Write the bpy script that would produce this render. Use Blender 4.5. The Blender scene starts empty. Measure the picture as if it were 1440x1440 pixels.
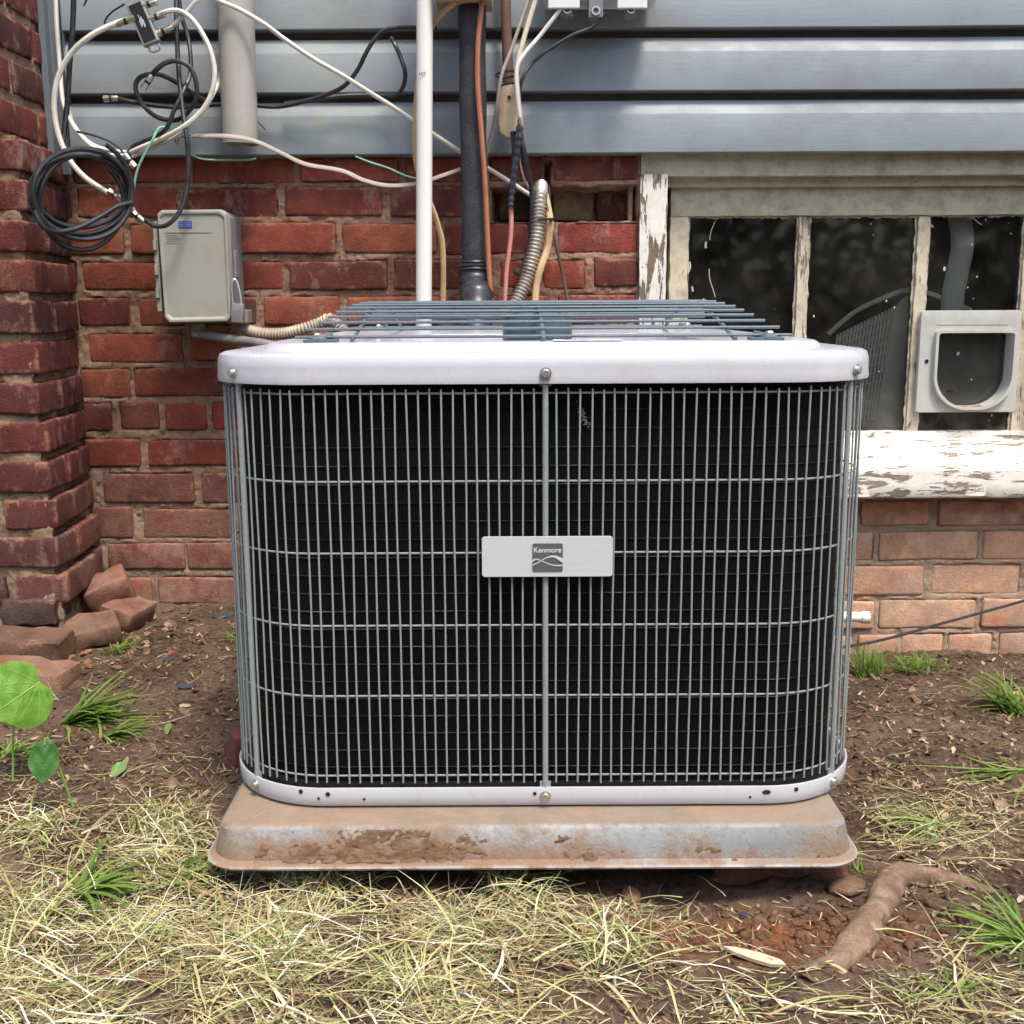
import bpy, bmesh, math, random
import numpy as np
from mathutils import Vector, Matrix, Euler
random.seed(7); rng = np.random.default_rng(7)
R = math.radians
scn = bpy.context.scene
C = scn.collection

# ------------------------------------------------------------------ camera
FPX = 1580.0; TILT = R(10.4); ROLL = R(0.3); CAMZ = 0.66
cam_d = bpy.data.cameras.new('camera'); cam = bpy.data.objects.new('camera', cam_d); C.objects.link(cam)
cam_d.sensor_width = 36; cam_d.lens = 36 * FPX / 1440; cam_d.clip_start = 0.02; cam_d.clip_end = 500
CM = Matrix.Rotation(R(90) - TILT, 3, 'X') @ Matrix.Rotation(-ROLL, 3, 'Z')
cam.matrix_world = Matrix.Translation((0, 0, CAMZ)) @ CM.to_4x4()
scn.camera = cam
scn.render.resolution_x = 1024; scn.render.resolution_y = 1024

# ------------------------------------------------------------------ sky, sun, exposure
SUN_EL, SUN_AZ = R(64), R(26)          # azimuth: degrees from straight behind the camera, towards the right
world = bpy.data.worlds.new('World'); scn.world = world; world.use_nodes = True
wn = world.node_tree.nodes; wl = world.node_tree.links
sky = wn.new('ShaderNodeTexSky'); sky.sky_type = 'NISHITA'; sky.sun_disc = False
sky.sun_elevation = SUN_EL; sky.sun_rotation = R(180) - SUN_AZ
sky.air_density = 1.0; sky.dust_density = 3.0; sky.ozone_density = 1.0
bg = wn['Background']; bg.inputs['Strength'].default_value = 0.13
wl.new(sky.outputs[0], bg.inputs['Color'])
sd = bpy.data.lights.new('sun', 'SUN'); sd.energy = 1.5; sd.angle = R(12); sd.color = (1.0, 0.93, 0.82)
sun = bpy.data.objects.new('sun', sd); C.objects.link(sun)
to_sun = Vector((math.sin(SUN_AZ) * math.cos(SUN_EL), -math.cos(SUN_AZ) * math.cos(SUN_EL), math.sin(SUN_EL)))
sun.rotation_euler = to_sun.to_track_quat('Z', 'Y').to_euler(); sun.location = (2, -3, 4)
scn.view_settings.view_transform = 'Standard'; scn.view_settings.look = 'None'
scn.view_settings.exposure = 1.4; scn.view_settings.gamma = 1.0; scn.view_settings.use_curve_mapping = False
scn.render.engine = 'CYCLES'
scn.cycles.max_bounces = 6

# ------------------------------------------------------------------ measuring helpers
def ray(px, py): return CM @ Vector((px - 720, 720 - py, -FPX))
def P(px, py, D):                      # the point seen at a photo pixel, D metres in front
    d = ray(px, py); s = D / d.y
    return Vector((d.x * s, D, CAMZ + d.z * s))
def G(px, py, z=0.0):                  # the same on a level plane
    d = ray(px, py); s = (z - CAMZ) / d.z
    return Vector((d.x * s, d.y * s, z))
CMT = CM.transposed()
def proj(x, y, z):
    v = CMT @ Vector((x, y, z - CAMZ)); return 720 + FPX * v.x / -v.z, 720 - FPX * v.y / -v.z
DW = 2.26                              # brick face of the house wall
DS = 2.225                             # siding face

# ------------------------------------------------------------------ noise in numpy
_perm = rng.random((64, 64, 64)).astype(np.float32)
def vnoise(x, y, z=None):
    x = np.asarray(x, float); y = np.asarray(y, float)
    z = np.zeros_like(x) + 0.5 if z is None else np.asarray(z, float)
    xi = np.floor(x).astype(int); yi = np.floor(y).astype(int); zi = np.floor(z).astype(int)
    fx, fy, fz = x - xi, y - yi, z - zi
    fx = fx * fx * (3 - 2 * fx); fy = fy * fy * (3 - 2 * fy); fz = fz * fz * (3 - 2 * fz)
    def g(a, b, c): return _perm[(xi + a) & 63, (yi + b) & 63, (zi + c) & 63]
    def l(a, b, t): return a + (b - a) * t
    return l(l(l(g(0,0,0), g(1,0,0), fx), l(g(0,1,0), g(1,1,0), fx), fy),
             l(l(g(0,0,1), g(1,0,1), fx), l(g(0,1,1), g(1,1,1), fx), fy), fz) * 2 - 1
def fbm(x, y, s, o=4, seed=0.0, z=None):
    r = 0; a = 1.0; f = s
    for i in range(o):
        r = r + a * vnoise(np.asarray(x) * f + seed + i * 7.3, np.asarray(y) * f - seed + i * 3.1, None if z is None else np.asarray(z) * f + seed)
        a *= 0.5; f *= 2.03
    return r

# ------------------------------------------------------------------ mesh helpers
class MB:
    def __init__(s): s.v = []; s.f = []; s.m = []
    def add(s, vs, fs, mi=0):
        n = len(s.v); s.v.extend([tuple(p) for p in vs]); s.f.extend([tuple(i + n for i in f) for f in fs]); s.m.extend([mi] * len(fs))
        return s
    def box(s, a, b, mi=0):
        (x0, y0, z0), (x1, y1, z1) = a, b
        return s.add([(x0,y0,z0),(x1,y0,z0),(x1,y1,z0),(x0,y1,z0),(x0,y0,z1),(x1,y0,z1),(x1,y1,z1),(x0,y1,z1)],
              [(0,3,2,1),(4,5,6,7),(0,1,5,4),(1,2,6,5),(2,3,7,6),(3,0,4,7)], mi)
    def cbox(s, M, hx, hy, hz, mi=0):
        vs = [M @ Vector((a*hx, b*hy, c*hz)) for c in (-1,1) for a, b in ((-1,-1),(1,-1),(1,1),(-1,1))]
        return s.add(vs, [(0,3,2,1),(4,5,6,7),(0,1,5,4),(1,2,6,5),(2,3,7,6),(3,0,4,7)], mi)
    def tube(s, pts, r, n=8, mi=0, flat=1.0, up=None, caps=True):
        pts = [Vector(p) for p in pts]; k = len(pts)
        rs = r if hasattr(r, '__len__') else [r] * k
        T = [(pts[min(i+1, k-1)] - pts[max(i-1, 0)]).normalized() for i in range(k)]
        N = up if up is not None else (Vector((0,0,1)) if abs(T[0].z) < .9 else Vector((0,1,0)))
        vs = []
        for i in range(k):
            if up is not None: N = up
            N = (N - T[i] * N.dot(T[i])).normalized(); B = T[i].cross(N)
            for j in range(n):
                a = 2 * math.pi * j / n
                vs.append(pts[i] + N * (math.cos(a) * rs[i]) + B * (math.sin(a) * rs[i] * flat))
        fs = [(i*n+j, i*n+(j+1)%n, (i+1)*n+(j+1)%n, (i+1)*n+j) for i in range(k-1) for j in range(n)]
        if caps: fs += [tuple(range(n))[::-1], tuple((k-1)*n + j for j in range(n))]
        return s.add(vs, fs, mi)
    def lathe(s, prof, M=Matrix(), n=20, mi=0):
        vs = [M @ Vector((r*math.cos(2*math.pi*j/n), r*math.sin(2*math.pi*j/n), z)) for r, z in prof for j in range(n)]
        fs = [(i*n+j, i*n+(j+1)%n, (i+1)*n+(j+1)%n, (i+1)*n+j) for i in range(len(prof)-1) for j in range(n)]
        return s.add(vs, fs, mi)
    def poly(s, loop, y0, y1, mi=0):   # outline in x,z extruded between two y
        n = len(loop); vs = [(x, y0, z) for x, z in loop] + [(x, y1, z) for x, z in loop]
        return s.add(vs, [tuple(range(n)), tuple(range(2*n-1, n-1, -1))] + [(i, i+n, (i+1)%n+n, (i+1)%n) for i in range(n)], mi)
    def mesh(s, name, mats, smooth=False, bevel=0):
        me = bpy.data.meshes.new(name); me.from_pydata(s.v, [], s.f)
        for m in (mats if isinstance(mats, (list, tuple)) else [mats]): me.materials.append(m)
        if any(s.m): me.polygons.foreach_set('material_index', s.m)
        bm = bmesh.new(); bm.from_mesh(me)
        if len(s.v) < 60000:
            bmesh.ops.recalc_face_normals(bm, faces=bm.faces)
        if bevel: bmesh.ops.bevel(bm, geom=list(bm.edges), offset=bevel, segments=2, affect='EDGES', profile=.6, clamp_overlap=True)
        if smooth:
            for f in bm.faces: f.smooth = True
            if smooth != 'all':
                for e in bm.edges:
                    if len(e.link_faces) == 2 and e.calc_face_angle(0) > R(38): e.smooth = False
        bm.to_mesh(me); bm.free(); me.update()
        return me
    def build(s, name, mats, parent=None, smooth=False, bevel=0):
        o = bpy.data.objects.new(name, s.mesh(name, mats, smooth, bevel)); C.objects.link(o)
        if parent: o.parent = parent
        return o
def npmesh(name, V, F, mat, smooth=True):
    me = bpy.data.meshes.new(name); V = np.asarray(V, np.float32); F = np.asarray(F, np.int32)
    me.vertices.add(len(V)); me.vertices.foreach_set('co', V.ravel())
    k = F.shape[1]; me.loops.add(F.size); me.loops.foreach_set('vertex_index', F.ravel())
    me.polygons.add(len(F)); me.polygons.foreach_set('loop_start', np.arange(0, F.size, k)); me.polygons.foreach_set('loop_total', np.full(len(F), k))
    me.update(calc_edges=True); me.validate()
    if smooth: me.polygons.foreach_set('use_smooth', np.ones(len(me.polygons), bool))
    me.materials.append(mat); return me
def gridfaces(nx, ny, keep=None):
    i = np.arange((nx-1)*(ny-1)); a = (i // (nx-1)) * nx + i % (nx-1)
    F = np.stack([a, a+1, a+nx+1, a+nx], 1)
    return F if keep is None else F[keep]
def link(name, me, parent=None):
    o = bpy.data.objects.new(name, me); C.objects.link(o)
    if parent: o.parent = parent
    return o
def tag(o, label=None, cat=None, group=None, kind=None):
    if label: o['label'] = label
    if cat: o['category'] = cat
    if group: o['group'] = group
    if kind: o['kind'] = kind
    return o
def thing(name, loc, label, cat, group=None):
    o = bpy.data.objects.new(name, None); C.objects.link(o); o.location = loc; o.empty_display_size = .05
    return tag(o, label, cat, group)
def adopt(parent):                     # world-placed children keep their place under an Empty that stands elsewhere
    bpy.context.view_layer.update()
    for o in list(bpy.data.objects):
        if o.parent is parent: o.matrix_parent_inverse = parent.matrix_world.inverted()
def spline(pts, n=8, closed=False):
    p = [Vector(q) for q in pts]; out = []; k = len(p)
    rngi = range(k if closed else k-1)
    for i in rngi:
        if closed: a, b, c, d = p[(i-1)%k], p[i], p[(i+1)%k], p[(i+2)%k]
        else: a, b, c, d = p[max(i-1,0)], p[i], p[i+1], p[min(i+2,k-1)]
        for j in range(n):
            t = j / n; out.append(.5*((2*b) + (c-a)*t + (2*a-5*b+4*c-d)*t*t + (3*b-a-3*c+d)*t*t*t))
    out.append(p[0].copy() if closed else p[-1]); return out
def rrect(cx, cy, hx, hy, r, n=8):     # rounded rectangle, counter-clockwise
    out = []
    for sx, sy, a0 in ((1,-1,-90),(1,1,0),(-1,1,90),(-1,-1,180)):
        for i in range(n+1):
            a = R(a0 + 90*i/n); out.append((cx + sx*(hx-r) + r*math.cos(a), cy + sy*(hy-r) + r*math.sin(a)))
    return out

# ------------------------------------------------------------------ material helper
class Mat:
    def __init__(s, name, rough=.6, metal=0, spec=.5):
        s.m = bpy.data.materials.new(name); s.m.use_nodes = True; s.t = s.m.node_tree; s.n = s.t.nodes; s.b = s.n['Principled BSDF']
        s.b.inputs['Roughness'].default_value = rough; s.b.inputs['Metallic'].default_value = metal
        s.b.inputs['Specular IOR Level'].default_value = spec
        s.tc = s.n.new('ShaderNodeTexCoord'); s.geo = s.n.new('ShaderNodeNewGeometry')
        s.world = s.geo.outputs['Position']; s.obj = s.tc.outputs['Object']
    def L(s, a, b): s.t.links.new(a, b)
    def put(s, sock, v):
        if isinstance(v, bpy.types.NodeSocket): s.L(v, sock)
        elif isinstance(v, (tuple, list)) and sock.type == 'RGBA' and len(v) == 3: sock.default_value = (*v, 1)
        else: sock.default_value = v
    def scale(s, vec, sc):
        n = s.n.new('ShaderNodeMapping'); n.inputs['Scale'].default_value = sc; s.L(vec, n.inputs[0]); return n.outputs[0]
    def noise(s, sc, det=6, rough=.6, vec=None, dist=0):
        n = s.n.new('ShaderNodeTexNoise'); n.inputs['Scale'].default_value = sc; n.inputs['Detail'].default_value = det
        n.inputs['Roughness'].default_value = rough; n.inputs['Distortion'].default_value = dist
        s.L(vec or s.world, n.inputs['Vector']); return n.outputs['Fac']
    def voro(s, sc, vec=None, feat='F1', out='Distance'):
        n = s.n.new('ShaderNodeTexVoronoi'); n.feature = feat; n.inputs['Scale'].default_value = sc; s.L(vec or s.world, n.inputs['Vector']); return n.outputs[out]
    def ramp(s, fac, stops, interp='LINEAR'):
        n = s.n.new('ShaderNodeValToRGB'); e = n.color_ramp.elements; n.color_ramp.interpolation = interp
        while len(e) < len(stops): e.new(.5)
        for i, (p, c) in enumerate(stops):
            e[i].position = p; e[i].color = (*c, 1) if isinstance(c, (tuple, list)) else (c, c, c, 1)
        s.L(fac, n.inputs[0]); return n.outputs[0]
    def mix(s, f, a, b, mode='MIX'):
        n = s.n.new('ShaderNodeMix'); n.data_type = 'RGBA'; n.blend_type = mode; n.clamp_result = False
        s.put(n.inputs[0], f); s.put(n.inputs[6], a); s.put(n.inputs[7], b); return n.outputs[2]
    def math(s, op, a, b=0.0):
        n = s.n.new('ShaderNodeMath'); n.operation = op; s.put(n.inputs[0], a); s.put(n.inputs[1], b); return n.outputs[0]
    def rng(s, v, a, b, c=0, d=1):
        n = s.n.new('ShaderNodeMapRange'); s.put(n.inputs[0], v)
        for i, q in enumerate((a, b, c, d)): n.inputs[i+1].default_value = q
        return n.outputs[0]
    def sep(s, v, ax):
        n = s.n.new('ShaderNodeSeparateXYZ'); s.L(v, n.inputs[0]); return n.outputs[ax]
    def objcol(s): n = s.n.new('ShaderNodeObjectInfo'); return n.outputs['Color'], n.outputs['Random']
    def base(s, v): s.put(s.b.inputs['Base Color'], v); return s
    def rough(s, v): s.put(s.b.inputs['Roughness'], v); return s
    def bump(s, h, dist=.002, strength=1.0):
        n = s.n.new('ShaderNodeBump'); n.inputs['Distance'].default_value = dist; n.inputs['Strength'].default_value = strength
        s.L(h, n.inputs['Height'])
        old = s.b.inputs['Normal'].links
        if old: s.L(old[0].from_socket, n.inputs['Normal'])
        s.L(n.outputs[0], s.b.inputs['Normal']); return s

def simple(name, col, rough=.5, metal=0, var=.15, sc=40, bump=0, dirt=None, dirtamt=.5):
    m = Mat(name, rough, metal); n = m.noise(sc)
    c = m.mix(n, tuple(x*(1-var) for x in col), tuple(min(1, x*(1+var)) for x in col))
    if dirt: c = m.mix(m.ramp(m.noise(sc*.35, 8, .7), [(.5, 0), (.72, dirtamt)]), c, dirt)
    m.base(c); m.rough(m.rng(n, .3, .7, rough*.8, min(1, rough*1.2)))
    if bump: m.bump(m.noise(sc*4), bump)
    return m.m

# brick: the fired colour comes from each brick, the rest is grain, soot, lime bloom, chips and painted sunlight at the right
def brick_mat():
    m = Mat('brick', .9, 0, .2); col, rnd = m.objcol()
    big = m.noise(14, 6, .65); fine = m.noise(160, 5, .7)
    c = m.mix(m.ramp(big, [(.35, 0), (.68, 1)]), m.mix(1, col, (.70, .62, .62), 'MULTIPLY'), m.mix(1, col, (1.22, 1.2, 1.15), 'MULTIPLY'))
    c = m.mix(m.ramp(fine, [(.3, .0), (.75, .55)]), c, m.mix(1, c, (1.35, 1.3, 1.25), 'MULTIPLY'))
    soot = m.ramp(m.noise(9, 8, .75, None, .5), [(.52, 0), (.66, .55)]); c = m.mix(soot, c, (.055, .035, .033))
    lime = m.ramp(m.noise(22, 9, .75, m.scale(m.world, (1, 1, .6)), .3), [(.54, 0), (.68, .55)]); c = m.mix(lime, c, (.40, .27, .23))
    xo = m.math('SUBTRACT', .0965, m.math('ABSOLUTE', m.sep(m.obj, 0))); zo = m.math('SUBTRACT', .0275, m.math('ABSOLUTE', m.sep(m.obj, 2)))
    yo = m.math('SUBTRACT', .045, m.math('ABSOLUTE', m.sep(m.obj, 1)))
    ed = m.math('MAXIMUM', m.math('MINIMUM', xo, zo), m.math('MINIMUM', m.math('MAXIMUM', xo, zo), yo)); thr = m.math('ADD', m.noise(30, 9, .8), m.rng(ed, 0, .015, .10, -.07)); smc = m.mix(m.noise(90, 6, .8), (.21,.075,.05), (.44,.26,.17))
    c = m.mix(m.ramp(thr, [(.545, 0), (.65, .8)]), c, smc)
    sunx = m.rng(m.sep(m.world, 0), .35, .75); c = m.mix(m.math('MULTIPLY', sunx, m.ramp(m.noise(20, 8, .75), [(.40, .05), (.62, .75)])), c, (.78,.52,.33))  # right side paled: limewash plus a painted sun patch
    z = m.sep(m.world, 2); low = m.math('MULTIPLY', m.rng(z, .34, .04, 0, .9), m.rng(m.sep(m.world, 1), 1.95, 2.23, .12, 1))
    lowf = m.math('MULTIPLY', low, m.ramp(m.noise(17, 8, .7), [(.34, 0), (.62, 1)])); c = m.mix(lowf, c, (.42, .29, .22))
    pits = m.voro(230); c = m.mix(m.ramp(pits, [(.05, .6), (.16, 0)]), c, (.05, .02, .018))
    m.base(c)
    h = m.mix(.5, m.noise(60, 8, .75), m.noise(300, 4, .7)); m.bump(h, .006, .9); m.bump(m.ramp(pits, [(.04, 0), (.2, 1)]), .0012)
    return m.m
def mortar_mat():
    m = Mat('mortar', .95, 0, .15)
    n = m.noise(9, 8, .7); x = m.sep(m.world, 0)
    c = m.ramp(n, [(.30, (.22, .10, .065)), (.45, (.40, .20, .13)), (.58, (.54, .33, .22)), (.72, (.64, .50, .37))])
    tan = m.math('MULTIPLY', m.rng(x, -.45, -.95), m.ramp(m.noise(12, 6), [(.35, .2), (.6, 1)])); c = m.mix(tan, c, (.50, .36, .22))
    c = m.mix(m.ramp(m.noise(40, 8, .8), [(.5, 0), (.65, .6)]), c, (.52, .42, .33))
    c = m.mix(m.ramp(m.noise(55, 6, .8), [(.36, .75), (.47, 0)]), c, (.085, .045, .035))
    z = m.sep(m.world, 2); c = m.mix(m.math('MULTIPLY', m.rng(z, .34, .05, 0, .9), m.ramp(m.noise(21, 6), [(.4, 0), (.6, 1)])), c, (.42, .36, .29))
    c = m.mix(m.math('MULTIPLY', m.rng(x, .3, .7, 0, .75), m.ramp(m.noise(15, 7, .7), [(.3,.5),(.6,1)])), c, (.66,.50,.35))  # right-hand mortar: light sand, paled further for the sun patch
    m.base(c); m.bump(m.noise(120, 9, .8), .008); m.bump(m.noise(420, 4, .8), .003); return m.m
def siding_mat():
    m = Mat('vinyl_siding', .5, 0, .4)
    gr = m.noise(30, 5, .6, m.scale(m.world, (.6, 1, 14)))
    c = m.mix(gr, (.198, .226, .246), (.218, .246, .266))
    st = m.ramp(m.noise(4.5, 7, .7, m.scale(m.world, (1, 1, 1.6))), [(.42, 0), (.66, .55)]); c = m.mix(st, c, (.135, .145, .143))
    x = m.sep(m.world, 0); g1 = m.math('MULTIPLY', m.rng(m.math('ABSOLUTE', m.math('ADD', x, .345)), .12, .02), m.ramp(m.noise(13, 7, .7), [(.4, 0), (.62, .55)])); c = m.mix(g1, c, (.26, .29, .20))
    scuff = m.ramp(m.noise(70, 8, .85, m.scale(m.world, (.25, 1, 1))), [(.66, 0), (.73, .55)]); c = m.mix(scuff, c, (.34, .36, .37))
    sp = m.ramp(m.voro(55), [(.035, .8), (.07, 0)]); c = m.mix(m.math('MULTIPLY', sp, m.ramp(m.noise(6), [(.5, 0), (.6, 1)])), c, (.05, .05, .045))
    m.base(c); m.rough(m.rng(st, 0, .5, .46, .65)); m.bump(m.noise(160, 6, .7, m.scale(m.world, (.12, 1, 1))), .0004); m.bump(m.noise(3, 2), .0025, .4)
    return m.m
def paint_mat(name, paint, wood, peel, vertical=False, grime=(.16,.15,.10), gamt=.4):
    m = Mat(name, .6, 0, .3); sc = (1, 1, .16) if vertical else (.16, 1, 1)
    v = m.scale(m.world, sc); p = m.noise(75, 8, .72, v, .4); big = m.noise(7, 4, .6)
    f = m.math('ADD', p, m.math('MULTIPLY', m.math('SUBTRACT', big, .5), .5))
    if name == 'peeling_sill_paint': f = m.math('SUBTRACT', f, m.rng(m.sep(m.world, 2), .345, .30, 0, .07))
    mask = m.ramp(f, [(peel, 0), (peel+.018, 1)])
    wd = m.ramp(m.noise(130, 6, .8, m.scale(m.world, (1, 1, .04) if vertical else (.04, 1, 1))), [(.3, tuple(c*.45 for c in wood)), (.7, wood)])
    pc = m.mix(m.ramp(m.noise(25, 8, .75), [(.45, 0), (.7, gamt)]), paint, grime)
    crk = m.ramp(m.voro(95, m.scale(m.world, (1, 1, .5) if vertical else (.45, 1, 1)), 'DISTANCE_TO_EDGE'), [(.0, .7), (.035, 0)])
    pc = m.mix(m.math('MULTIPLY', m.ramp(m.noise(190, 6, .8, v), [(.60, 0), (.66, .8)]), m.ramp(m.noise(11), [(.40, 0), (.55, 1)])), pc, tuple(c*.5 for c in wood))
    m.base(m.mix(mask, wd, pc)); m.bump(mask, .0022); m.bump(m.noise(180, 6, .8), .0007); return m.m
def soil_mat():
    m = Mat('soil', .95, 0, .15)
    n = m.noise(7, 8, .7); f = m.noise(90, 8, .8)
    c = m.ramp(n, [(.32, (.080, .047, .033)), (.48, (.160, .098, .068)), (.64, (.29, .195, .140))])
    c = m.mix(m.ramp(f, [(.48, 0), (.62, .75)]), c, (.27, .19, .135)); c = m.mix(m.ramp(f, [(.34, .9), (.46, 0)]), c, (.028, .016, .011))
    c = m.mix(m.ramp(m.voro(260), [(.10, .7), (.25, 0)]), c, (.33, .25, .18))
    # red clay dug out in front of the pad's right half
    x = m.sep(m.world, 0); y = m.sep(m.world, 1)
    dx = m.math('DIVIDE', m.math('SUBTRACT', x, .26), .24); dy = m.math('DIVIDE', m.math('SUBTRACT', y, 1.11), .085)
    d = m.math('ADD', m.math('MULTIPLY', dx, dx), m.math('MULTIPLY', dy, dy)); d = m.math('ADD', d, m.math('MULTIPLY', m.math('SUBTRACT', m.noise(16, 6), .5), 2.2))
    c = m.mix(m.rng(d, 1.2, .25, 0, .9), c, m.ramp(m.noise(50, 7, .75), [(.3, (.19, .085, .045)), (.55, (.33, .16, .085)), (.75, (.42, .22, .12))]))
    hot = m.math('MULTIPLY', m.rng(d, .5, 0), m.ramp(m.noise(30, 5), [(.52, 0), (.62, .7)])); c = m.mix(hot, c, (.46, .15, .05))
    m.base(c); m.bump(m.noise(75, 10, .85), .020); m.bump(m.noise(330, 6, .85), .006); return m.m
def straw_mat(name, stops, trans=.25):
    m = Mat(name, .6, 0, .3)
    c = m.ramp(m.geo.outputs['Random Per Island'], stops); c = m.mix(m.ramp(m.noise(60), [(.35, 0), (.7, .4)]), c, (.30, .24, .10)); m.base(c)
    t = m.n.new('ShaderNodeBsdfTranslucent'); m.L(c, t.inputs[0]); mx = m.n.new('ShaderNodeMixShader'); mx.inputs[0].default_value = trans
    m.L(m.b.outputs[0], mx.inputs[1]); m.L(t.outputs[0], mx.inputs[2]); m.L(mx.outputs[0], m.n['Material Output'].inputs[0]); return m.m
def metal_paint(name, col, rough=.3, streak=.05):
    m = Mat(name, rough, 0, .5); n = m.noise(20, 5, .6)
    c = m.mix(n, tuple(x*(1-streak) for x in col), tuple(x*(1+streak) for x in col))
    c = m.mix(m.ramp(m.noise(120, 8, .8), [(.62, 0), (.75, .35)]), c, tuple(x*.55 for x in col)); m.base(c)
    m.rough(m.rng(m.noise(60, 6), .3, .7, rough*.75, rough*1.35)); m.bump(m.noise(900, 2), .0002); m.bump(m.noise(5, 2), .004, .6); d_ = m.ramp(m.noise(6, 9, .8), [(.50, 0), (.72, .35)]); m.base(m.mix(d_, m.b.inputs['Base Color'].links[0].from_socket, (.33,.28,.22) if col[0] > .4 else tuple(x*.8 for x in col))); return m.m

BRICK, MORTAR, SIDING, SOIL = brick_mat(), mortar_mat(), siding_mat(), soil_mat()
CAPM = metal_paint('grey_enamel', (.47, .475, .50), .30); CAPM.node_tree.nodes['Principled BSDF'].inputs['Coat Weight'].default_value = .3
WIREM = metal_paint('guard_enamel', (.25, .28, .27), .26)
FANM = metal_paint('fan_guard_enamel', (.085, .12, .145), .3)
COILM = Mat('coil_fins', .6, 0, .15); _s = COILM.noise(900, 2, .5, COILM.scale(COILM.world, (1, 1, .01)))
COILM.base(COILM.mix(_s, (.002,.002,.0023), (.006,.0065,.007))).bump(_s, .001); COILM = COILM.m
TUBEM = Mat('coil_tube', .5, .6); TUBEM.base(TUBEM.ramp(TUBEM.math('ADD', TUBEM.math('MULTIPLY', TUBEM.noise(9, 3, .6), .7), TUBEM.math('MULTIPLY', TUBEM.noise(260, 4, .7), .3)), [(.47, (.003, .003, .003)), (.56, (.03, .03, .03)), (.66, (.12, .12, .12))])); TUBEM = TUBEM.m  # pale dashes in the tube colour stand in for broken glints
BLACKM = simple('black_plastic', (.012, .012, .013), .35)
STEEL = simple('zinc_steel', (.55, .54, .50), .35, .9, .15, 200)
DARKHOLE = simple('dark_recess', (.01, .01, .01), .9)
BLACKCABLE = simple('black_cable', (.018, .019, .022), .38, 0, .3, 90, 0, (.08, .08, .085), .6)
WHITECABLE = simple('white_cable', (.60, .58, .50), .42, 0, .08, 60, 0, (.30, .27, .20), .5)
CREAMCABLE = simple('cream_cable', (.50, .43, .31), .5, 0, .12, 60, 0, (.22, .17, .10), .6)
TANCABLE = simple('tan_cable', (.48, .32, .16), .5, 0, .15, 50, 0, (.25, .16, .08), .5)
GREYCABLE = simple('grey_cable', (.33, .29, .25), .5, 0, .15, 50, 0, (.16, .13, .10), .5)
BROWNCABLE = simple('brown_cable', (.34, .125, .055), .5, 0, .2, 70, 0, (.12, .05, .03), .5)
PINKCABLE = simple('pink_cable', (.50, .20, .17), .5, 0, .12)
GREENCABLE = simple('green_wire', (.16, .42, .29), .45, 0, .2, 80)
WHITEPVC = simple('white_pvc', (.68, .665, .61), .35, 0, .04, 12, 0, (.5, .46, .38), .35)
GREYPVC = simple('grey_pvc', (.34, .325, .285), .5, 0, .08, 14, .0006, (.25, .24, .20), .7)
BOXM = simple('disconnect_plastic', (.29, .285, .235), .45, 0, .06, 18, .0003, (.23, .21, .15), .7)
BOXM2 = simple('disconnect_base_plastic', (.20, .20, .18), .55, 0, .1, 20, 0, (.12, .11, .09), .6)
FOAM = simple('black_foam', (.022, .024, .027), .8, 0, .3, 60, .002, (.07, .07, .075), .6)
RUST = simple('rusty_pipe', (.16, .085, .06), .75, .2, .35, 90, .001, (.06, .035, .03), .7)
BEIGECONDUIT = simple('beige_conduit', (.38, .31, .23), .5, .1, .2, 70, 0, (.18, .14, .10), .7)
FLEXM = simple('flex_steel', (.50, .46, .40), .38, .75, .2, 90, 0, (.20, .16, .12), .8)
JAMBM = paint_mat('peeling_white_paint', (.72, .69, .60), (.24, .17, .11), .47, True, gamt=.25)
SILLM = paint_mat('peeling_sill_paint', (.86, .82, .73), (.42, .33, .25), .41, False, (.55, .44, .30), .5)
HEADM = paint_mat('grimy_cream_paint', (.42, .39, .27), (.22, .19, .13), .25, False, (.15, .145, .10), .75)
SASHM = paint_mat('chipped_sash_paint', (.60, .53, .39), (.34, .27, .17), .40, True, gamt=.55)

# ------------------------------------------------------------------ ground
def ground_z(x, y):
    x = np.asarray(x, float); y = np.asarray(y, float)
    t = np.clip((y - 1.15) / 1.1, 0, 1.15)
    side = np.clip((x + .15) / .6, 0, 1); side = side*side*(3-2*side)
    z = t * (.055 * (1 - side) - .062 * side)
    pad = np.exp(-(((x-.03)/.50)**8)) * np.exp(-(((y-1.62)/.47)**8)); z = z - .030 * pad
    hole = np.exp(-(((x-.27)/.17)**2)) * np.exp(-(((y-1.155)/.07)**2)); z = z - .022 * hole
    mound = np.exp(-(((x+.19)/.13)**2)) * np.exp(-(((y-1.14)/.05)**2)); z = z + .004 * mound
    near = np.clip((3.2 - np.hypot(x, y - 1.4)) / 1.5, 0, 1)
    z = z + near * (.010 * fbm(x, y, 5.5, 2, 3.0) + .006 * fbm(x, y, 22, 3, 9.0) + .0042 * np.abs(fbm(x, y, 70, 3, 5.0)))
    return z
def gz(x, y): return float(ground_z(np.array([x]), np.array([y]))[0])
def axis(lo, hi, step, far):
    a = np.arange(lo, hi, step); s = step; L = [lo]; H = [a[-1]]
    while H[-1] < far: s *= 1.35; H.append(H[-1] + s)
    s = step
    while L[-1] > -far: s *= 1.35; L.append(L[-1] - s)
    return np.array(L[:0:-1] + list(a) + H[1:])
gx = axis(-1.15, 1.25, .0045, 60); gy = axis(.78, 2.32, .0045, 60)
X, Y = np.meshgrid(gx, gy); Z = ground_z(X, Y)
g = link('ground', npmesh('ground', np.stack([X.ravel(), Y.ravel(), Z.ravel()], 1), gridfaces(len(gx), len(gy)), SOIL)); tag(g, kind='structure')

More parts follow.
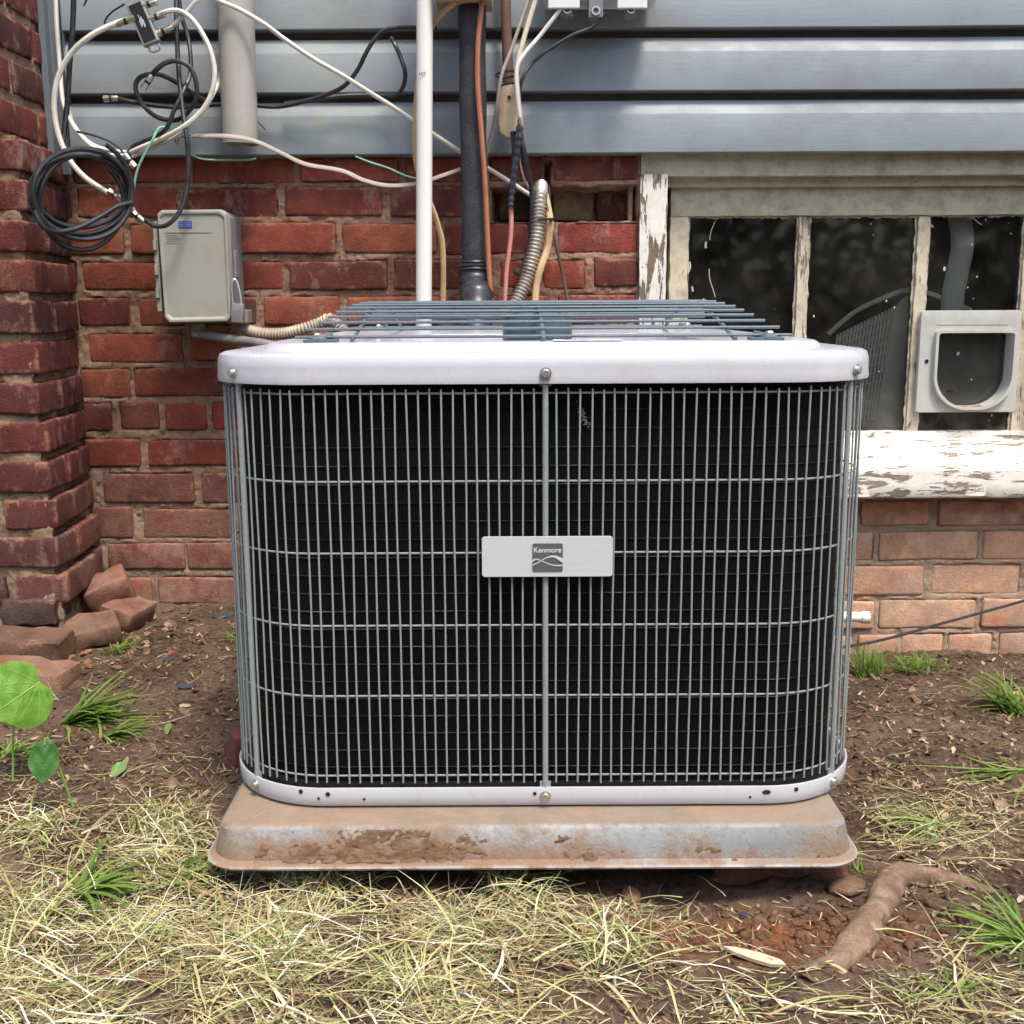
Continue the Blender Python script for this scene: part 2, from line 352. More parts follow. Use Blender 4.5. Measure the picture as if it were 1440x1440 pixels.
# ------------------------------------------------------------------ bricks
def brick_mesh(L, W, H, seed):
    us = [-1, -.975, -.93, -.6, -.2, .2, .6, .93, .975, 1]; vs = [-1, -.93, -.78, 0, .78, .93, 1]; ws = [-1, -.95, -.8, 1]
    axs = (us, ws, vs); ids = {}; V = []; F = []
    def vid(i, j, k):
        if (i, j, k) not in ids: ids[(i, j, k)] = len(V); V.append((us[i]*L/2, ws[j]*W/2, vs[k]*H/2))
        return ids[(i, j, k)]
    nu, nw, nv = len(us)-1, len(ws)-1, len(vs)-1
    for i in range(nu):
        for k in range(nv): F.append((vid(i,0,k), vid(i+1,0,k), vid(i+1,0,k+1), vid(i,0,k+1)))
        for j in range(nw):
            F.append((vid(i,j,0), vid(i,j+1,0), vid(i+1,j+1,0), vid(i+1,j,0))); F.append((vid(i,j,nv), vid(i+1,j,nv), vid(i+1,j+1,nv), vid(i,j+1,nv)))
    for k in range(nv):
        for j in range(nw):
            F.append((vid(0,j,k), vid(0,j,k+1), vid(0,j+1,k+1), vid(0,j+1,k))); F.append((vid(nu,j,k), vid(nu,j+1,k), vid(nu,j+1,k+1), vid(nu,j,k+1)))
    V = np.array(V); r = .0055
    inner = np.clip(V, [-L/2+r, -W/2+r, -H/2+r], [L/2-r, W/2, H/2-r]); d = V - inner; n = np.linalg.norm(d, axis=1, keepdims=True)
    V = np.where(n > 1e-6, inner + d / np.maximum(n, 1e-6) * r, V)
    e = fbm(V[:,0]*1, V[:,2]*1, 38, 3, seed*1.7, V[:,1]); e2 = fbm(V[:,0], V[:,2], 110, 2, seed*2.9, V[:,1])
    edge = (n[:,0] > r*.9)
    V[:,1] += .0009*e + .0006*e2; V[:,2] += np.sign(V[:,2])*(.0008*e) - np.sign(V[:,2])*edge*np.maximum(0, e2)*.0016; V[:,0] += .0010*e2 - np.sign(V[:,0])*edge*np.maximum(0, e)*.0018
    V[:,2] += .0015*fbm(V[:,0], V[:,1]*0, 9, 1, seed*5.1)
    mb = MB(); mb.add(V, F); return mb.mesh('brick', BRICK, 'all')
STR = [brick_mesh(.193, .09, .055, s) for s in range(7)]
HDR = [brick_mesh(.092, .09, .055, s+20) for s in range(5)]
PALE = [(.215,.055,.038), (.185,.045,.034), (.150,.040,.033), (.235,.066,.042), (.12,.036,.030), (.17,.042,.033), (.25,.080,.046), (.125,.045,.040), (.20,.048,.034)]
PALE = [(a*1.15, b*1.22, c*1.15) for a, b, c in PALE]
SUNB = [(.55,.24,.13), (.60,.29,.17), (.48,.20,.11), (.62,.33,.21)]  # pale dusty bricks under the sill, with sunlight lightened into the colour
def brick(parent, c, L, H, rot=0, cols=PALE, depth=.09, jit=1.0):
    src = random.choice(STR) if L > .14 else random.choice(HDR); l0 = .193 if L > .14 else .092
    o = bpy.data.objects.new('brick', src); C.objects.link(o); o.parent = parent
    o.location = c; o.scale = (L/l0, depth/.09, H/.055)
    o.rotation_euler = (random.gauss(0, .006)*jit, random.gauss(0, .006)*jit + (math.pi if random.random() < .0 else 0), rot + random.gauss(0, .007)*jit)
    col = random.choice(cols); k = random.uniform(.82, 1.18); o.color = (col[0]*k, col[1]*k*random.uniform(.9, 1.1), col[2]*k, 1)
    return o
wall = thing('brick_wall', (0, 0, 0), 'old red brick wall with crumbling tan mortar behind the air conditioner', 'wall')
foot = []                              # footprints (x0,x1,z0,z1) for the mortar relief
def put(x0, x1, z0, z1, cols=PALE, dy=0):
    if x1 - x0 < .02: return
    f = random.gauss(0, .0022) + dy; z0 += random.gauss(0, .0012); z1 += random.gauss(0, .0012); x0 += random.gauss(0,.0015)
    brick(wall, ((x0+x1)/2, DW + .045 + f, (z0+z1)/2), x1-x0, z1-z0, 0, cols); foot.append((x0, x1, z0, z1, f))
def wx(px, py): return P(px, py, DW).x
def wz(px, py): return P(px, py, DW).z
rowsL = [(222,256), (263,305), (315,357), (367,408), (417,457), (467,508), (517,557), (566,605), (616,656), (665,706), (713,756), (763,801), (811,848)]
jl = [[(100,165),(176,262),(272,412),(422,560),(570,680)],
      [(108,247),(258,390),(403,537),(548,652),],
      [(66,173),(185,320),(332,472),(482,615),(625,743)],
      [(115,248),(258,320),(333,397),(408,545),(555,690),(703,750)],
      [(107,182),(193,258),(268,360),(370,477),(488,620),(632,700)],
      [(125,257),(267,400)], [(113,183),(190,325)], [(118,157),(167,223),(233,290),(297,350)],
      [(117,197),(208,343)], [(143,273),(283,410)], [(133,187),(198,330)], [(153,260),(263,400)], [(160,213),(223,330)]]
XS = P(1010, 500, DW).x; XR = 1.75
WL = wx(899, 330); WB = P(1300, 702, 2.19).z  # window opening
WR = 1.135
ltop = []
for i, (a, b) in enumerate(rowsL):
    z1, z0 = wz(400, a), wz(400, b); xs = []
    for (p, q) in jl[i]: xs.append((wx(p, (a+b)/2), wx(q, (a+b)/2)))
    if i == 0: xs += [(wx(690, a), wx(762, a)), (wx(778, a), wx(897, a))]
    if i == 1: xs += []
    if i == 2: xs += [(wx(783, b), wx(897, b))]
    if i == 3: xs += [(wx(763, b), wx(823, b)), (wx(833, b), wx(897, b))]
    x = xs[-1][1] + .013; lim = WL - .006 if z1 > WB + .01 else XS
    while x < lim - .03 and i > 3:
        L = .193 + random.uniform(-.006, .006) if random.random() < .75 else .092
        e = min(x + L, lim); xs.append((x, e)); x = e + .014
    x = xs[0][0] - .013                # continue behind the chimney
    if i < 5: xs.insert(0, (x - .10, x))
    for (u, v) in xs: put(u, v, z0 + (0 if i else .0), z1, PALE)
# recessed bricks deep in the hole beside the window
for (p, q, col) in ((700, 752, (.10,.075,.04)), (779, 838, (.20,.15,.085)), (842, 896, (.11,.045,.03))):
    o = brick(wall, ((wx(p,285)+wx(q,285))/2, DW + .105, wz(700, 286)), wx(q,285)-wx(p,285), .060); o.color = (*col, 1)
rowsR = [(705,740), (748,788), (796,837), (844,884), (892,928), (935,975)]
jr = [[(1211,1307),(1320,1455)], [(1098,1228),(1236,1376),(1384,1520)], [(1165,1299),(1310,1436)], [(1100,1230),(1238,1372),(1380,1516)], [(1207,1260),(1268,1326),(1335,1395),(1404,1462)], [(1207,1330),(1342,1480)]]
for i, (a, b) in enumerate(rowsR):
    z1, z0 = wz(1250, a), wz(1250, b); m = (a+b)/2
    xs = [(wx(p, m), wx(q, m)) for p, q in jr[i]]
    x = xs[-1][1] + .013
    while x < XR: xs.append((x, min(x + (.193 if i != 4 else .092), XR+.02))); x = xs[-1][1] + .014
    x = xs[0][0] - .013
    while x > XS + .03: xs.append((max(x - .193, XS+.006), x)); x -= .207
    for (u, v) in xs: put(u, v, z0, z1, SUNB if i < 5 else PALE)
zz = wz(1250, 705) + .012                # the wall right of the window
while zz < .95:
    x = WR + .02 + (0 if int(zz*100) % 2 else -.0)
    first = .092 if round(zz/.07) % 2 else .193
    while x < XR: put(x, min(x+first, XR+.02), zz, zz+.057); x += first + .014; first = .193
    zz += .070
# mortar relief: a rough face that rises in the joints and breaks raggedly over the brick edges
step = .0034
mx = np.arange(-1.05, XR+.02, step); mz = np.arange(-.16, .985, step); MX, MZ = np.meshgrid(mx, mz)
cover = np.full(MX.shape, -1.0)
for (x0, x1, z0, z1, f) in foot:
    i0, i1 = np.searchsorted(mx, [x0-.02, x1+.02]); j0, j1 = np.searchsorted(mz, [z0-.02, z1+.02])
    sx, sz = MX[j0:j1, i0:i1], MZ[j0:j1, i0:i1]
    d = np.minimum(np.minimum(sx-x0, x1-sx), np.minimum(sz-z0, z1-sz)); cover[j0:j1, i0:i1] = np.maximum(cover[j0:j1, i0:i1], d)
rag = fbm(MX, MZ, 34, 4, 2.0); rag2 = fbm(MX, MZ, 110, 3, 6.0)
h = .0038*rag + .0026*rag2 - .0030 + .0030*fbm(MX, MZ, 6, 2, 11)       # + is towards the camera
inside = np.clip((cover - .0012 + .0030*rag + .0016*rag2) / .005, 0, 1); h = h*(1-inside) - .022*inside
edgepull = np.exp(-((cover)/.0026)**2); h = h - .0030*edgepull*np.clip(.2+rag2+rag, 0, 1)
def hole(px0, px1, py0, py1, dep):
    global h
    x0, x1, z1, z0 = wx(px0, py0), wx(px1, py0), wz(px0, py0), wz(px0, py1)
    d = np.minimum(np.minimum(MX-x0, x1-MX), np.minimum(MZ-z0, z1-MZ)) + .003*rag
    k = np.clip(d/.006, 0, 1); h = h*(1-k) - dep*k
hole(690, 748, 264, 313, .080); hole(748, 898, 262, 312, .080); hole(764, 776, 225, 268, .05)
MY = DW - h
keep = ~((MX[:-1,:-1] > WL) & (MX[:-1,:-1] < WR) & (MZ[:-1,:-1] > WB))
me = npmesh('mortar', np.stack([MX.ravel(), MY.ravel(), MZ.ravel()], 1), gridfaces(len(mx), len(mz), keep.ravel()), MORTAR)
link('mortar', me, wall)
core = MB()
core.box((-1.9, DW+.165, -.3), (WL, DW+.32, 1.2)); core.box((WL, DW+.165, -.3), (WR, DW+.32, WB)); core.box((WR, DW+.165, -.3), (XR, DW+.32, 1.2)); core.box((WL, DW+.165, .955), (WR, DW+.32, 1.2))
core.box((WL-.02, DW+.02, WB-.2), (WL-.012, DW+.17, 1.0)); core.box((WR+.012, DW+.02, WB-.2), (WR+.02, DW+.17, 1.0))
core.box((-1.05, DW+.028, -.3), (WL-.40, DW+.166, 1.0)); core.box((WL-.40, DW+.028, -.3), (WL-.01, DW+.166, .795))
core.box((WL-.02, DW+.028, -.3), (XR, DW+.164, WB-.02))
core.build('inner_wall', MORTAR, wall)
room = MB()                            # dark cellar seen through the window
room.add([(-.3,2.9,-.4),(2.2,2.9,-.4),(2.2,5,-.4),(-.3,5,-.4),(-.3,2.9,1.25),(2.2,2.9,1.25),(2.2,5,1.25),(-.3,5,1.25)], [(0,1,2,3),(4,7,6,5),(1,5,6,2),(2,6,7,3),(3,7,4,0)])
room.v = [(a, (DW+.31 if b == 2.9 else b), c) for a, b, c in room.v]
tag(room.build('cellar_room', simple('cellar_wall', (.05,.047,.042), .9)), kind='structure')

# ------------------------------------------------------------------ chimney
chim = thing('brick_chimney', (-1.25, 2.2, 0), 'dark red brick chimney base with stepped shoulder at the left edge', 'chimney')
DC = 2.0
def ccol(): return random.choice([(.135,.038,.032), (.11,.034,.030), (.155,.048,.034), (.085,.032,.030), (.125,.038,.033)])
def cb(c, L, H, rot, depth=.09):
    o = brick(chim, c, L, H, rot, PALE, depth); k = ccol(); o.color = (*k, 1); return o
crow = [192, 249, 306, 363, 421, 480, 537, 593, 648, 702, 755, 808, 860]
zs = [P(30, y, DC).z for y in crow]
fw = P(60, 600, DC).x                   # front right corner of the lower block
def corner_x(z): return fw - .004 + .045*max(0, (.45 - z))
for i in range(len(zs)-1):
    z1, z0 = zs[i]-.002, zs[i+1]+.012; zc = (z0+z1)/2; H = z1-z0; ex = corner_x(zc) + random.uniform(-.003, .003)
    if i % 2 == 0:                     # stretcher on the front, header and stretcher on the return
        x = ex; cb((x-.0975, DC+.045, zc), .195, H, 0)
        for k in range(3): cb((x-.195-.014-.0975-k*.209, DC+.045, zc), .193, H, 0)
        cb((ex-.045-.006, DC+.09+.012+.072, zc), .150, H, R(90)+.1, .088)
    else:
        cb((ex-.046, DC+.1, zc), .195, H, R(90)+.08, .09)
        x = ex-.092-.012
        cb((x-.046, DC+.045, zc), .092, H, 0); x -= .106
        for k in range(3): cb((x-.0965-k*.207, DC+.045, zc), .193, H, 0)
        cb((ex-.060, DC+.2+.012+.025, zc), .06, H, R(90)+.08, .085)
UX = -.866                             # upper return
zz = zs[0] + .010; i = 0
while zz < 1.9:
    zc = zz + .029; H = .0565; off = .0 if i % 2 else .105
    y = 1.86 - off
    while y < 2.2:
        e = min(y + .196, 2.236); cb((UX-.045, (y+e)/2, zc), e-y, H, R(90)); y = e + .013
    x = UX - .10
    if i % 2: cb((UX-.095-.11, 1.79, zc), .2, H, 0)
    zz += .0715; i += 1
cmz = np.arange(-.1, zs[0]+.004, .004); cu = np.arange(0, .9+.30, .004)  # mortar sheet wrapping front and return
U, ZZ = np.meshgrid(cu, cmz); rg = .0055*fbm(U, ZZ, 30, 4, 8) + .0025*fbm(U, ZZ, 110, 2, 3) - .001
CX = fw - .004 + .045*np.maximum(0, .45-ZZ) - .0075
FX = np.where(U < .9, CX - (.9-U), CX + rg - .1*(U-.9)); FY = np.where(U < .9, DC + .008 - rg, DC + .008 + (U-.9))
link('mortar', npmesh('mortar', np.stack([FX.ravel(), FY.ravel(), ZZ.ravel()], 1), gridfaces(len(cu), len(cmz)), MORTAR), chim)
uy = np.arange(1.70, 2.25, .004); uz = np.arange(zs[0]-.01, 1.93, .004); U, ZZ = np.meshgrid(uy, uz)
rg = .005*fbm(U, ZZ, 30, 4, 18) + .0018*fbm(U, ZZ, 110, 2, 3)
link('mortar', npmesh('mortar', np.stack([(UX-.0065+rg).ravel(), U.ravel(), ZZ.ravel()], 1), gridfaces(len(uy), len(uz)), MORTAR), chim)
ck = MB(); ck.box((-1.75, 1.72, zs[0]-.004), (UX-.02, 2.24, 1.9)); ck.box((-1.75, DC+.03, -.2), (fw-.10, 2.25, zs[0]-.006))
ck.build('chimney_core', MORTAR, chim)
adopt(chim)

# ------------------------------------------------------------------ siding
sid = thing('house_siding', (.4, DS+.03, .94), 'blue grey horizontal lap siding above the brick wall', 'siding')
z0 = P(720, 216.5, DS).z; pitch = .1122
SX0, SX1 = P(84, 150, DS).x, 1.9
GROOVE = simple('groove_shade', (.22,.22,.205), .9, 0, .4, 30)  # own grey on the groove faces, put in for shade under each lap
for k in range(9):
    zb = z0 + k*pitch; prof = [(.040,.001), (.0016,.0006), (0,.0022), (0,.070), (.0010,.0722), (.0140,.0955), (.0160,.0975), (.044,.0985), (.044,.119)]
    mb = MB(); nx = 60; xs_ = np.linspace(SX0, SX1, nx); n = len(prof)
    for x in xs_:
        w = .0008*math.sin(x*7+k*2) + .0006*math.sin(x*17+k)
        for (o, z) in prof: mb.v.append((x, DS + o + w, zb + z + .0005*math.sin(x*5+k)))
    for a in range(nx-1):
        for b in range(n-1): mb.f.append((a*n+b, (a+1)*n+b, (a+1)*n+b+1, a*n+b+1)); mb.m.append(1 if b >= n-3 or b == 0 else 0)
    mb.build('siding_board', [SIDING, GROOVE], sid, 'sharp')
bk = MB(); bk.box((SX0, DS+.046, z0+.004), (SX1, DS+.050, z0+9*pitch)); bk.build('backing_board', simple('dark_sheathing', (.03,.03,.028), .9), sid)
TRIM = simple('corner_trim', (.135,.155,.17), .5, 0, .15, 25, .0005, (.08,.085,.085), .6)
tm = MB(); a, b = P(60, 30, 2.19), P(86, 30, 2.21)
tm.box((UX-.002, DS-.028, z0-.045), (UX+.010, DS+.03, 1.95)); tm.box((UX+.010, DS-.010, z0-.035), (UX+.032, DS-.004, 1.95)); tm.box((UX+.029, DS-.010, z0-.02), (UX+.032, DS+.02, 1.95))
tm.build('corner_trim', TRIM, sid, False, .0012)
adopt(sid)

# ------------------------------------------------------------------ window
win = thing('cellar_window', (.65, DW, WB), 'cellar window with peeling cream paint and three dark panes', 'window')
def rough_board(name, a, b, mat, nx=40, nz=6, amp=.0008, seed=0, parent=win, taper=None):
    (x0,y0,z0_), (x1,y1,z1_) = a, b; mb = MB(); mb.box(a, b)
    me_ = mb.mesh(name, mat); bm = bmesh.new(); bm.from_mesh(me_)
    L = sorted([(x1-x0, 0), (z1_-z0_, 2)], reverse=True)
    for ax, cnt in ((0, nx), (2, nz)):
        lo, hi = (x0, x1) if ax == 0 else (z0_, z1_)
        for q in range(1, cnt):
            co = [0,0,0]; co[ax] = lo + (hi-lo)*q/cnt; no = [0,0,0]; no[ax] = 1
            bmesh.ops.bisect_plane(bm, geom=bm.verts[:]+bm.edges[:]+bm.faces[:], plane_co=co, plane_no=no)
    if taper: taper(bm)
    V = np.array([v.co[:] for v in bm.verts]); e = fbm(V[:,0], V[:,2], 45, 3, seed, V[:,1]); e2 = fbm(V[:,2], V[:,0], 60, 3, seed+4, V[:,1])
    for v, q, w in zip(bm.verts, e, e2): v.co.y += amp*q*.6; v.co.x += amp*w; v.co.z += amp*q
    for f in bm.faces: f.smooth = False
    bm.to_mesh(me_); bm.free(); return link(name, me_, parent)
jz0, jz1 = WB+.05, .965
jx1 = P(937, 330, DW-.004).x
rough_board('jamb', (WL, DW-.012, jz0), (jx1, DW+.10, P(900,246,DW).z), JAMBM, 5, 40, .0009, 1)
zt = lambda y, D: P(1150, y, D).z
rough_board('head', (WL+.001, DW-.004, zt(247, DW)), (WR, DW+.11, jz1), HEADM, 60, 4, .0008, 2)
rough_board('head_stop', (jx1+.001, DW+.020, zt(262, DW+.02)), (WR-.04, DW+.10, zt(247.5, DW+.02)), HEADM, 50, 2, .0006, 3)
DG = DW+.050
sx0 = P(940, 400, DG).x; sx1 = P(965, 400, DG).x
rough_board('top_rail', (sx0, DG-.016, zt(303, DG-.016)), (WR-.05, DG+.02, zt(262, DG)), HEADM, 70, 3, .0011, 4)
zbot = P(1300, 606, DG).z
rough_board('stile', (sx0, DG-.014, zbot), (sx1, DG+.02, zt(303.5, DG-.016)), SASHM, 3, 50, .0012, 5)
mp = [(1117,1131), (1281,1297), (1430,1458)]
pane_x = []
prev = sx1
for (p, q) in mp:
    c0, c1 = P(p, 450, DG).x, P(q, 450, DG).x
    rough_board('stile' if p > 1400 else 'muntin', (c0, DG-.011, zbot), (c1, DG+.018, zt(303.5, DG-.016)), SASHM, 2, 60, .0013, p)
    pane_x.append((prev, c0)); prev = c1
rough_board('bottom_rail', (sx0, DG-.014, zbot-.016), (WR-.05, DG+.02, zbot+.001), SILLM, 60, 2, .0010, 9)
rough_board('jamb', (P(1458,450,DG).x+.004, DW-.010, jz0), (WR, DW+.10, P(900,246,DW).z), JAMBM, 4, 30, .0016, 12)
# glass, filmed with dust and flecked with paint
gm = Mat('dusty_glass', .04); gn = gm.n
glass = gn.new('ShaderNodeBsdfGlass'); glass.inputs['IOR'].default_value = 1.45; glass.inputs['Roughness'].default_value = .0
tr = gn.new('ShaderNodeBsdfTransparent'); tr.inputs[0].default_value = (.80,.82,.80,1); gl = gn.new('ShaderNodeBsdfGlossy'); gl.inputs['Roughness'].default_value = .04
fr = gn.new('ShaderNodeFresnel'); fr.inputs[0].default_value = 1.42; m1 = gn.new('ShaderNodeMixShader')
gm.L(fr.outputs[0], m1.inputs[0]); gm.L(tr.outputs[0], m1.inputs[1]); gm.L(gl.outputs[0], m1.inputs[2])
df = gn.new('ShaderNodeBsdfDiffuse'); df.inputs[0].default_value = (.30,.29,.25,1)
film = gm.math('ADD', gm.ramp(gm.noise(5, 8, .75), [(.40, .010), (.72, .075)]), gm.ramp(gm.noise(200, 3, .9), [(.66, 0), (.72, .10)]))
zz_ = gm.sep(gm.world, 2); film = gm.math('ADD', film, gm.math('MULTIPLY', gm.rng(zz_, .50, .40), gm.ramp(gm.noise(22, 6), [(.4, .02), (.65, .35)])))
m2 = gn.new('ShaderNodeMixShader'); gm.L(film, m2.inputs[0]); gm.L(m1.outputs[0], m2.inputs[1]); gm.L(df.outputs[0], m2.inputs[2]); gm.L(m2.outputs[0], gn['Material Output'].inputs[0])
FLECK = simple('paint_fleck', (.62,.58,.46), .6)
for pi_, (u, v) in enumerate(pane_x):
    gp = MB(); gp.box((u-.003, DG+.002, zbot-.002), (v+.003, DG+.005, zt(300, DG))); go = gp.build('glass_pane', gm.m, win)
    fm = MB()
    for q in range(16 if pi_ == 2 else (9 if pi_ else 5)):
        x, z = random.uniform(u+.01, v-.01), random.uniform(zbot+.02, zt(310, DG)); r = random.uniform(.0006, .0018) * (1.8 if random.random() < .2 else 1)
        loop = [(x + r*random.uniform(.5,1.2)*math.cos(t), z + 1.5*r*random.uniform(.6,1.3)*math.sin(t)) for t in np.linspace(0, 2*math.pi, 8)[:-1]]
        fm.poly(loop, DG+.0012, DG+.002)
    def streak(pts, r=.0008): fm.tube(spline([P(a, b, DG+.0012) for a, b in pts], 5), r, 4)
    if pi_ == 0: streak([(1006,311),(1000,325),(998,338)]); streak([(997,378),(998,392),(1003,408),(1006,418)]); streak([(993,340),(992,346),(993,349)], .0022); streak([(969,368),(970,376),(967,384)], .0025); streak([(973,403),(974,410)], .002)
    if pi_ == 2: streak([(1355,304),(1368,307),(1377,314),(1381,316)]); streak([(1309,316),(1312,320)], .002)
    fo = fm.build('paint_fleck', FLECK, win); fo['kind'] = 'stuff'
    for side, xx in ((0, u), (1, v)):    # ragged putty lines
        pm = MB(); pts = [(xx + (.002 if side == 0 else -.002) + random.uniform(-.0012,.0012), DG-.003, z) for z in np.linspace(zbot+.001, zt(304, DG), 40)]
        pm.tube(pts, [random.uniform(.0008,.0034) for _ in pts], 6); pm.build('putty', SASHM, win)
    pm = MB(); pts = [(x, DG-.004, zt(304, DG) - random.uniform(0,.003)) for x in np.linspace(u, v, 40)]; pm.tube(pts, [random.uniform(.001,.0036) for _ in pts], 6); pm.build('putty', HEADM, win)
# sill
sl = MB(); nx = 120; xs_ = np.linspace(WL-.035, WR+.03, nx)
za, zb_, zc_, zd = zbot-.012, P(1300, 642, 2.225).z, P(1300, 662, 2.19).z, P(1300, 701, 2.19).z
prof = [(DW+.09, za+.004), (DG-.012, za), (2.235, zb_+.003), (2.228, zb_-.004), (2.194, zc_+.004), (2.189, zc_), (2.189, zc_-.010), (2.190, (zc_+zd)/2), (2.190, zd+.004), (2.193, zd), (DW+.02, zd+.004)]
for x in xs_:
    for q, (y, z) in enumerate(prof): sl.v.append((x, y + random.gauss(0, .00015), z + random.gauss(0, .0002) + .0008*math.sin(x*9)))
n = len(prof)
for a in range(nx-1):
    for b in range(n-1): sl.f.append((a*n+b, a*n+b+1, (a+1)*n+b+1, (a+1)*n+b)); sl.m.append(0)
sl.f.append(tuple(range(n))); sl.f.append(tuple(range((nx-1)*n, nx*n))[::-1]); sl.m += [0, 0]
sl.build('sill', SILLM, win, 'sharp')
adopt(win)

# pet door set in the third pane
PETM = simple('pet_door_plastic', (.47,.47,.43), .42, 0, .05, 30, 0, (.33,.31,.25), .6)
DPn = DG-.028
pet = thing('pet_door', P(1363, 580, DPn), 'grey plastic cat flap with rounded opening fitted in the rightmost pane', 'pet door')
def rr(x0, x1, za_, zb2, r, n=6): return rrect((x0+x1)/2, (za_+zb2)/2, (x1-x0)/2, (zb2-za_)/2, r, n)
def ring_plate(mb, outer, inner, y0, y1, mi=0):
    n = len(outer); vs = [(x,y0,z) for x,z in outer]+[(x,y0,z) for x,z in inner]+[(x,y1,z) for x,z in outer]+[(x,y1,z) for x,z in inner]
    fs = []
    for i in range(n):
        j = (i+1)%n; fs += [(i,j,n+j,n+i),(2*n+i,3*n+i,3*n+j,2*n+j),(i,2*n+i,2*n+j,j),(n+i,n+j,3*n+j,3*n+i)]
    mb.add(vs, fs, mi)
def pp(px, py, D=None): q = P(px, py, D or DPn); return q.x, q.z
x0, zb1 = pp(1288, 580); x1, zt1 = pp(1438, 436)
outer = rr(x0, x1, zb1, zt1, .007, 10)
ix0, iz0 = pp(1311, 573); ix1, iz1 = pp(1425, 467)
def ushape(grow):
    x0_, x1_, z0_, z1_ = ix0-grow, ix1+grow, iz0-grow, iz1+grow; r1 = .006; r2 = min((x1_-x0_)/2, z1_-z0_-.004)*.86; out = []
    for sx, sy, a0, r in ((1,-1,-90,r2),(1,1,0,r1),(-1,1,90,r1),(-1,-1,180,r2)):
        for k in range(11):
            a = R(a0 + 9*k); cx = (x1_ if sx > 0 else x0_) - sx*r; cz = (z1_ if sy > 0 else z0_) - sy*r
            out.append((cx + r*math.cos(a), cz + r*math.sin(a)))
    return out
mb = MB(); ring_plate(mb, outer, ushape(.004), DPn, DPn+.012); mb.build('frame_plate', PETM, pet, 'sharp', .0008)
mb = MB(); ring_plate(mb, ushape(.0045), ushape(-.001), DPn-.012, DPn+.050); mb.build('tunnel', PETM, pet, 'sharp')
FLAP = Mat('flap_plastic', .15); FLAP.base(FLAP.ramp(FLAP.noise(18, 6), [(.35,(.20,.19,.165)),(.65,(.34,.32,.28))])); FLAP = FLAP.m
mb = MB(); u = ushape(-.003); mb.poly(u, DPn+.046, DPn+.049); mb.build('flap', FLAP, pet)
mb = MB(); q = P(1337, 551, DPn+.030); mb.box((q.x-.008, q.y, q.z-.002), (q.x+.006, q.y+.004, q.z+.004)); mb.build('latch', simple('red_latch', (.5,.06,.02), .4), pet, False, .001)
mb = MB(); q = P(1303, 508, DPn-.0005); mb.lathe([(0,-.0003),(.0035,-.0003),(.0042,.0008)], Matrix.Translation(q) @ Matrix.Rotation(R(90),4,'X'), 10); mb.build('screw_hole', DARKHOLE, pet)
RST = simple('rust_stain', (.50,.20,.08), .8, 0, .3, 120); mb = MB(); cx_ = (ix0+ix1)/2+.006; zb_s = iz0 + .0012
for k in range(14):
    x = cx_ + (k-7)*.0028; mb.cbox(Matrix.Translation((x, DPn-.004+random.uniform(0,.012), zb_s + (x-(ix0+ix1)/2)**2*5.2 + .0002)), random.uniform(.0012,.0026), random.uniform(.004,.009), .0003)
mb.build('rust_stain', RST, pet)
mb = MB(); q0, q1 = pp(1318, 456), pp(1418, 459); mb.box((q0[0], DPn-.0012, q0[1]-.001), (q1[0], DPn+.001, q0[1]+.0006)); mb.build('hinge_line', PETM, pet, False)
adopt(pet)

# things in the cellar behind the glass
BASK = simple('basket_plastic', (.82,.76,.68), .7)
bk = MB(); BD = 2.355
def bq(a, b, d=0): return P(a, b, BD+d)
for k in range(17):                    # slotted side: uprights leaning as in a tapered hamper
    a = k/16; t0 = bq(1178+78*a, 470-38*a, .05*(1-a)); b0 = bq(1160+72*a, 600, .05*(1-a)); bk.tube([t0, b0], .0030, 5)
for k in range(12):
    a = k/11; l0 = bq(1178-16*a, 478+115*a, .05); r0 = bq(1256-24*a, 440+150*a); bk.tube([l0, r0], .0028, 5)
lp = [bq(1258,436), bq(1266,424), bq(1276,416), bq(1290,416), bq(1300,424), bq(1296,600), bq(1234,600)]
bk.poly([(p.x, p.z) for p in lp], BD, BD+.006)
bk.tube(spline([bq(1165,470,.05), bq(1200,440,.03), bq(1240,420), bq(1275,408), bq(1305,412), bq(1335,424,.02), bq(1365,436,.05)], 8), .0050, 8, flat=.6)
lb = tag(bk.build('laundry_basket', BASK, None, True), 'white slatted plastic basket dimly seen behind the dark panes', 'basket')
hs = MB(); pts = spline([P(1344,285,2.36), P(1352,320,2.36), P(1353,350,2.36), P(1346,385,2.36), P(1339,430,2.36), P(1338,520,2.36)], 14)
hs.tube(pts, [.023 + .0012*(i%2) for i in range(len(pts))], 14, flat=.5, up=Vector((1,0,0)))
tag(hs.build('duct_hose', simple('hose_grey', (.80,.76,.70), .8), None, True), 'grey flexible hose hanging behind the rightmost window pane', 'hose')

# ------------------------------------------------------------------ air conditioner
AX, AY0, HW = P(767, 800, 1.263).x, 1.263, .389
AYC = AY0 + HW
padz = .068
ac = thing('air_conditioner', (AX, AYC, padz), 'large square outdoor air conditioner with grey wire guard on a plastic pad', 'air conditioner')
def path_rr(hw, r, n=40): return rrect(AX, AYC, hw, hw, r, n)
def loft(mb, loops, mi=0, closed_top=False, closed_bot=False):
    n = len(loops[0][0]); base = len(mb.v)
    for (pts, z) in loops: mb.v.extend([(x, y, z) for x, y in pts])
    for k in range(len(loops)-1):
        for j in range(n): mb.f.append((base+k*n+j, base+k*n+(j+1)%n, base+(k+1)*n+(j+1)%n, base+(k+1)*n+j)); mb.m.append(mi)
    if closed_bot: mb.f.append(tuple(base+j for j in range(n))[::-1]); mb.m.append(mi)
    if closed_top: mb.f.append(tuple(base+(len(loops)-1)*n+j for j in range(n))); mb.m.append(mi)
CR = .125
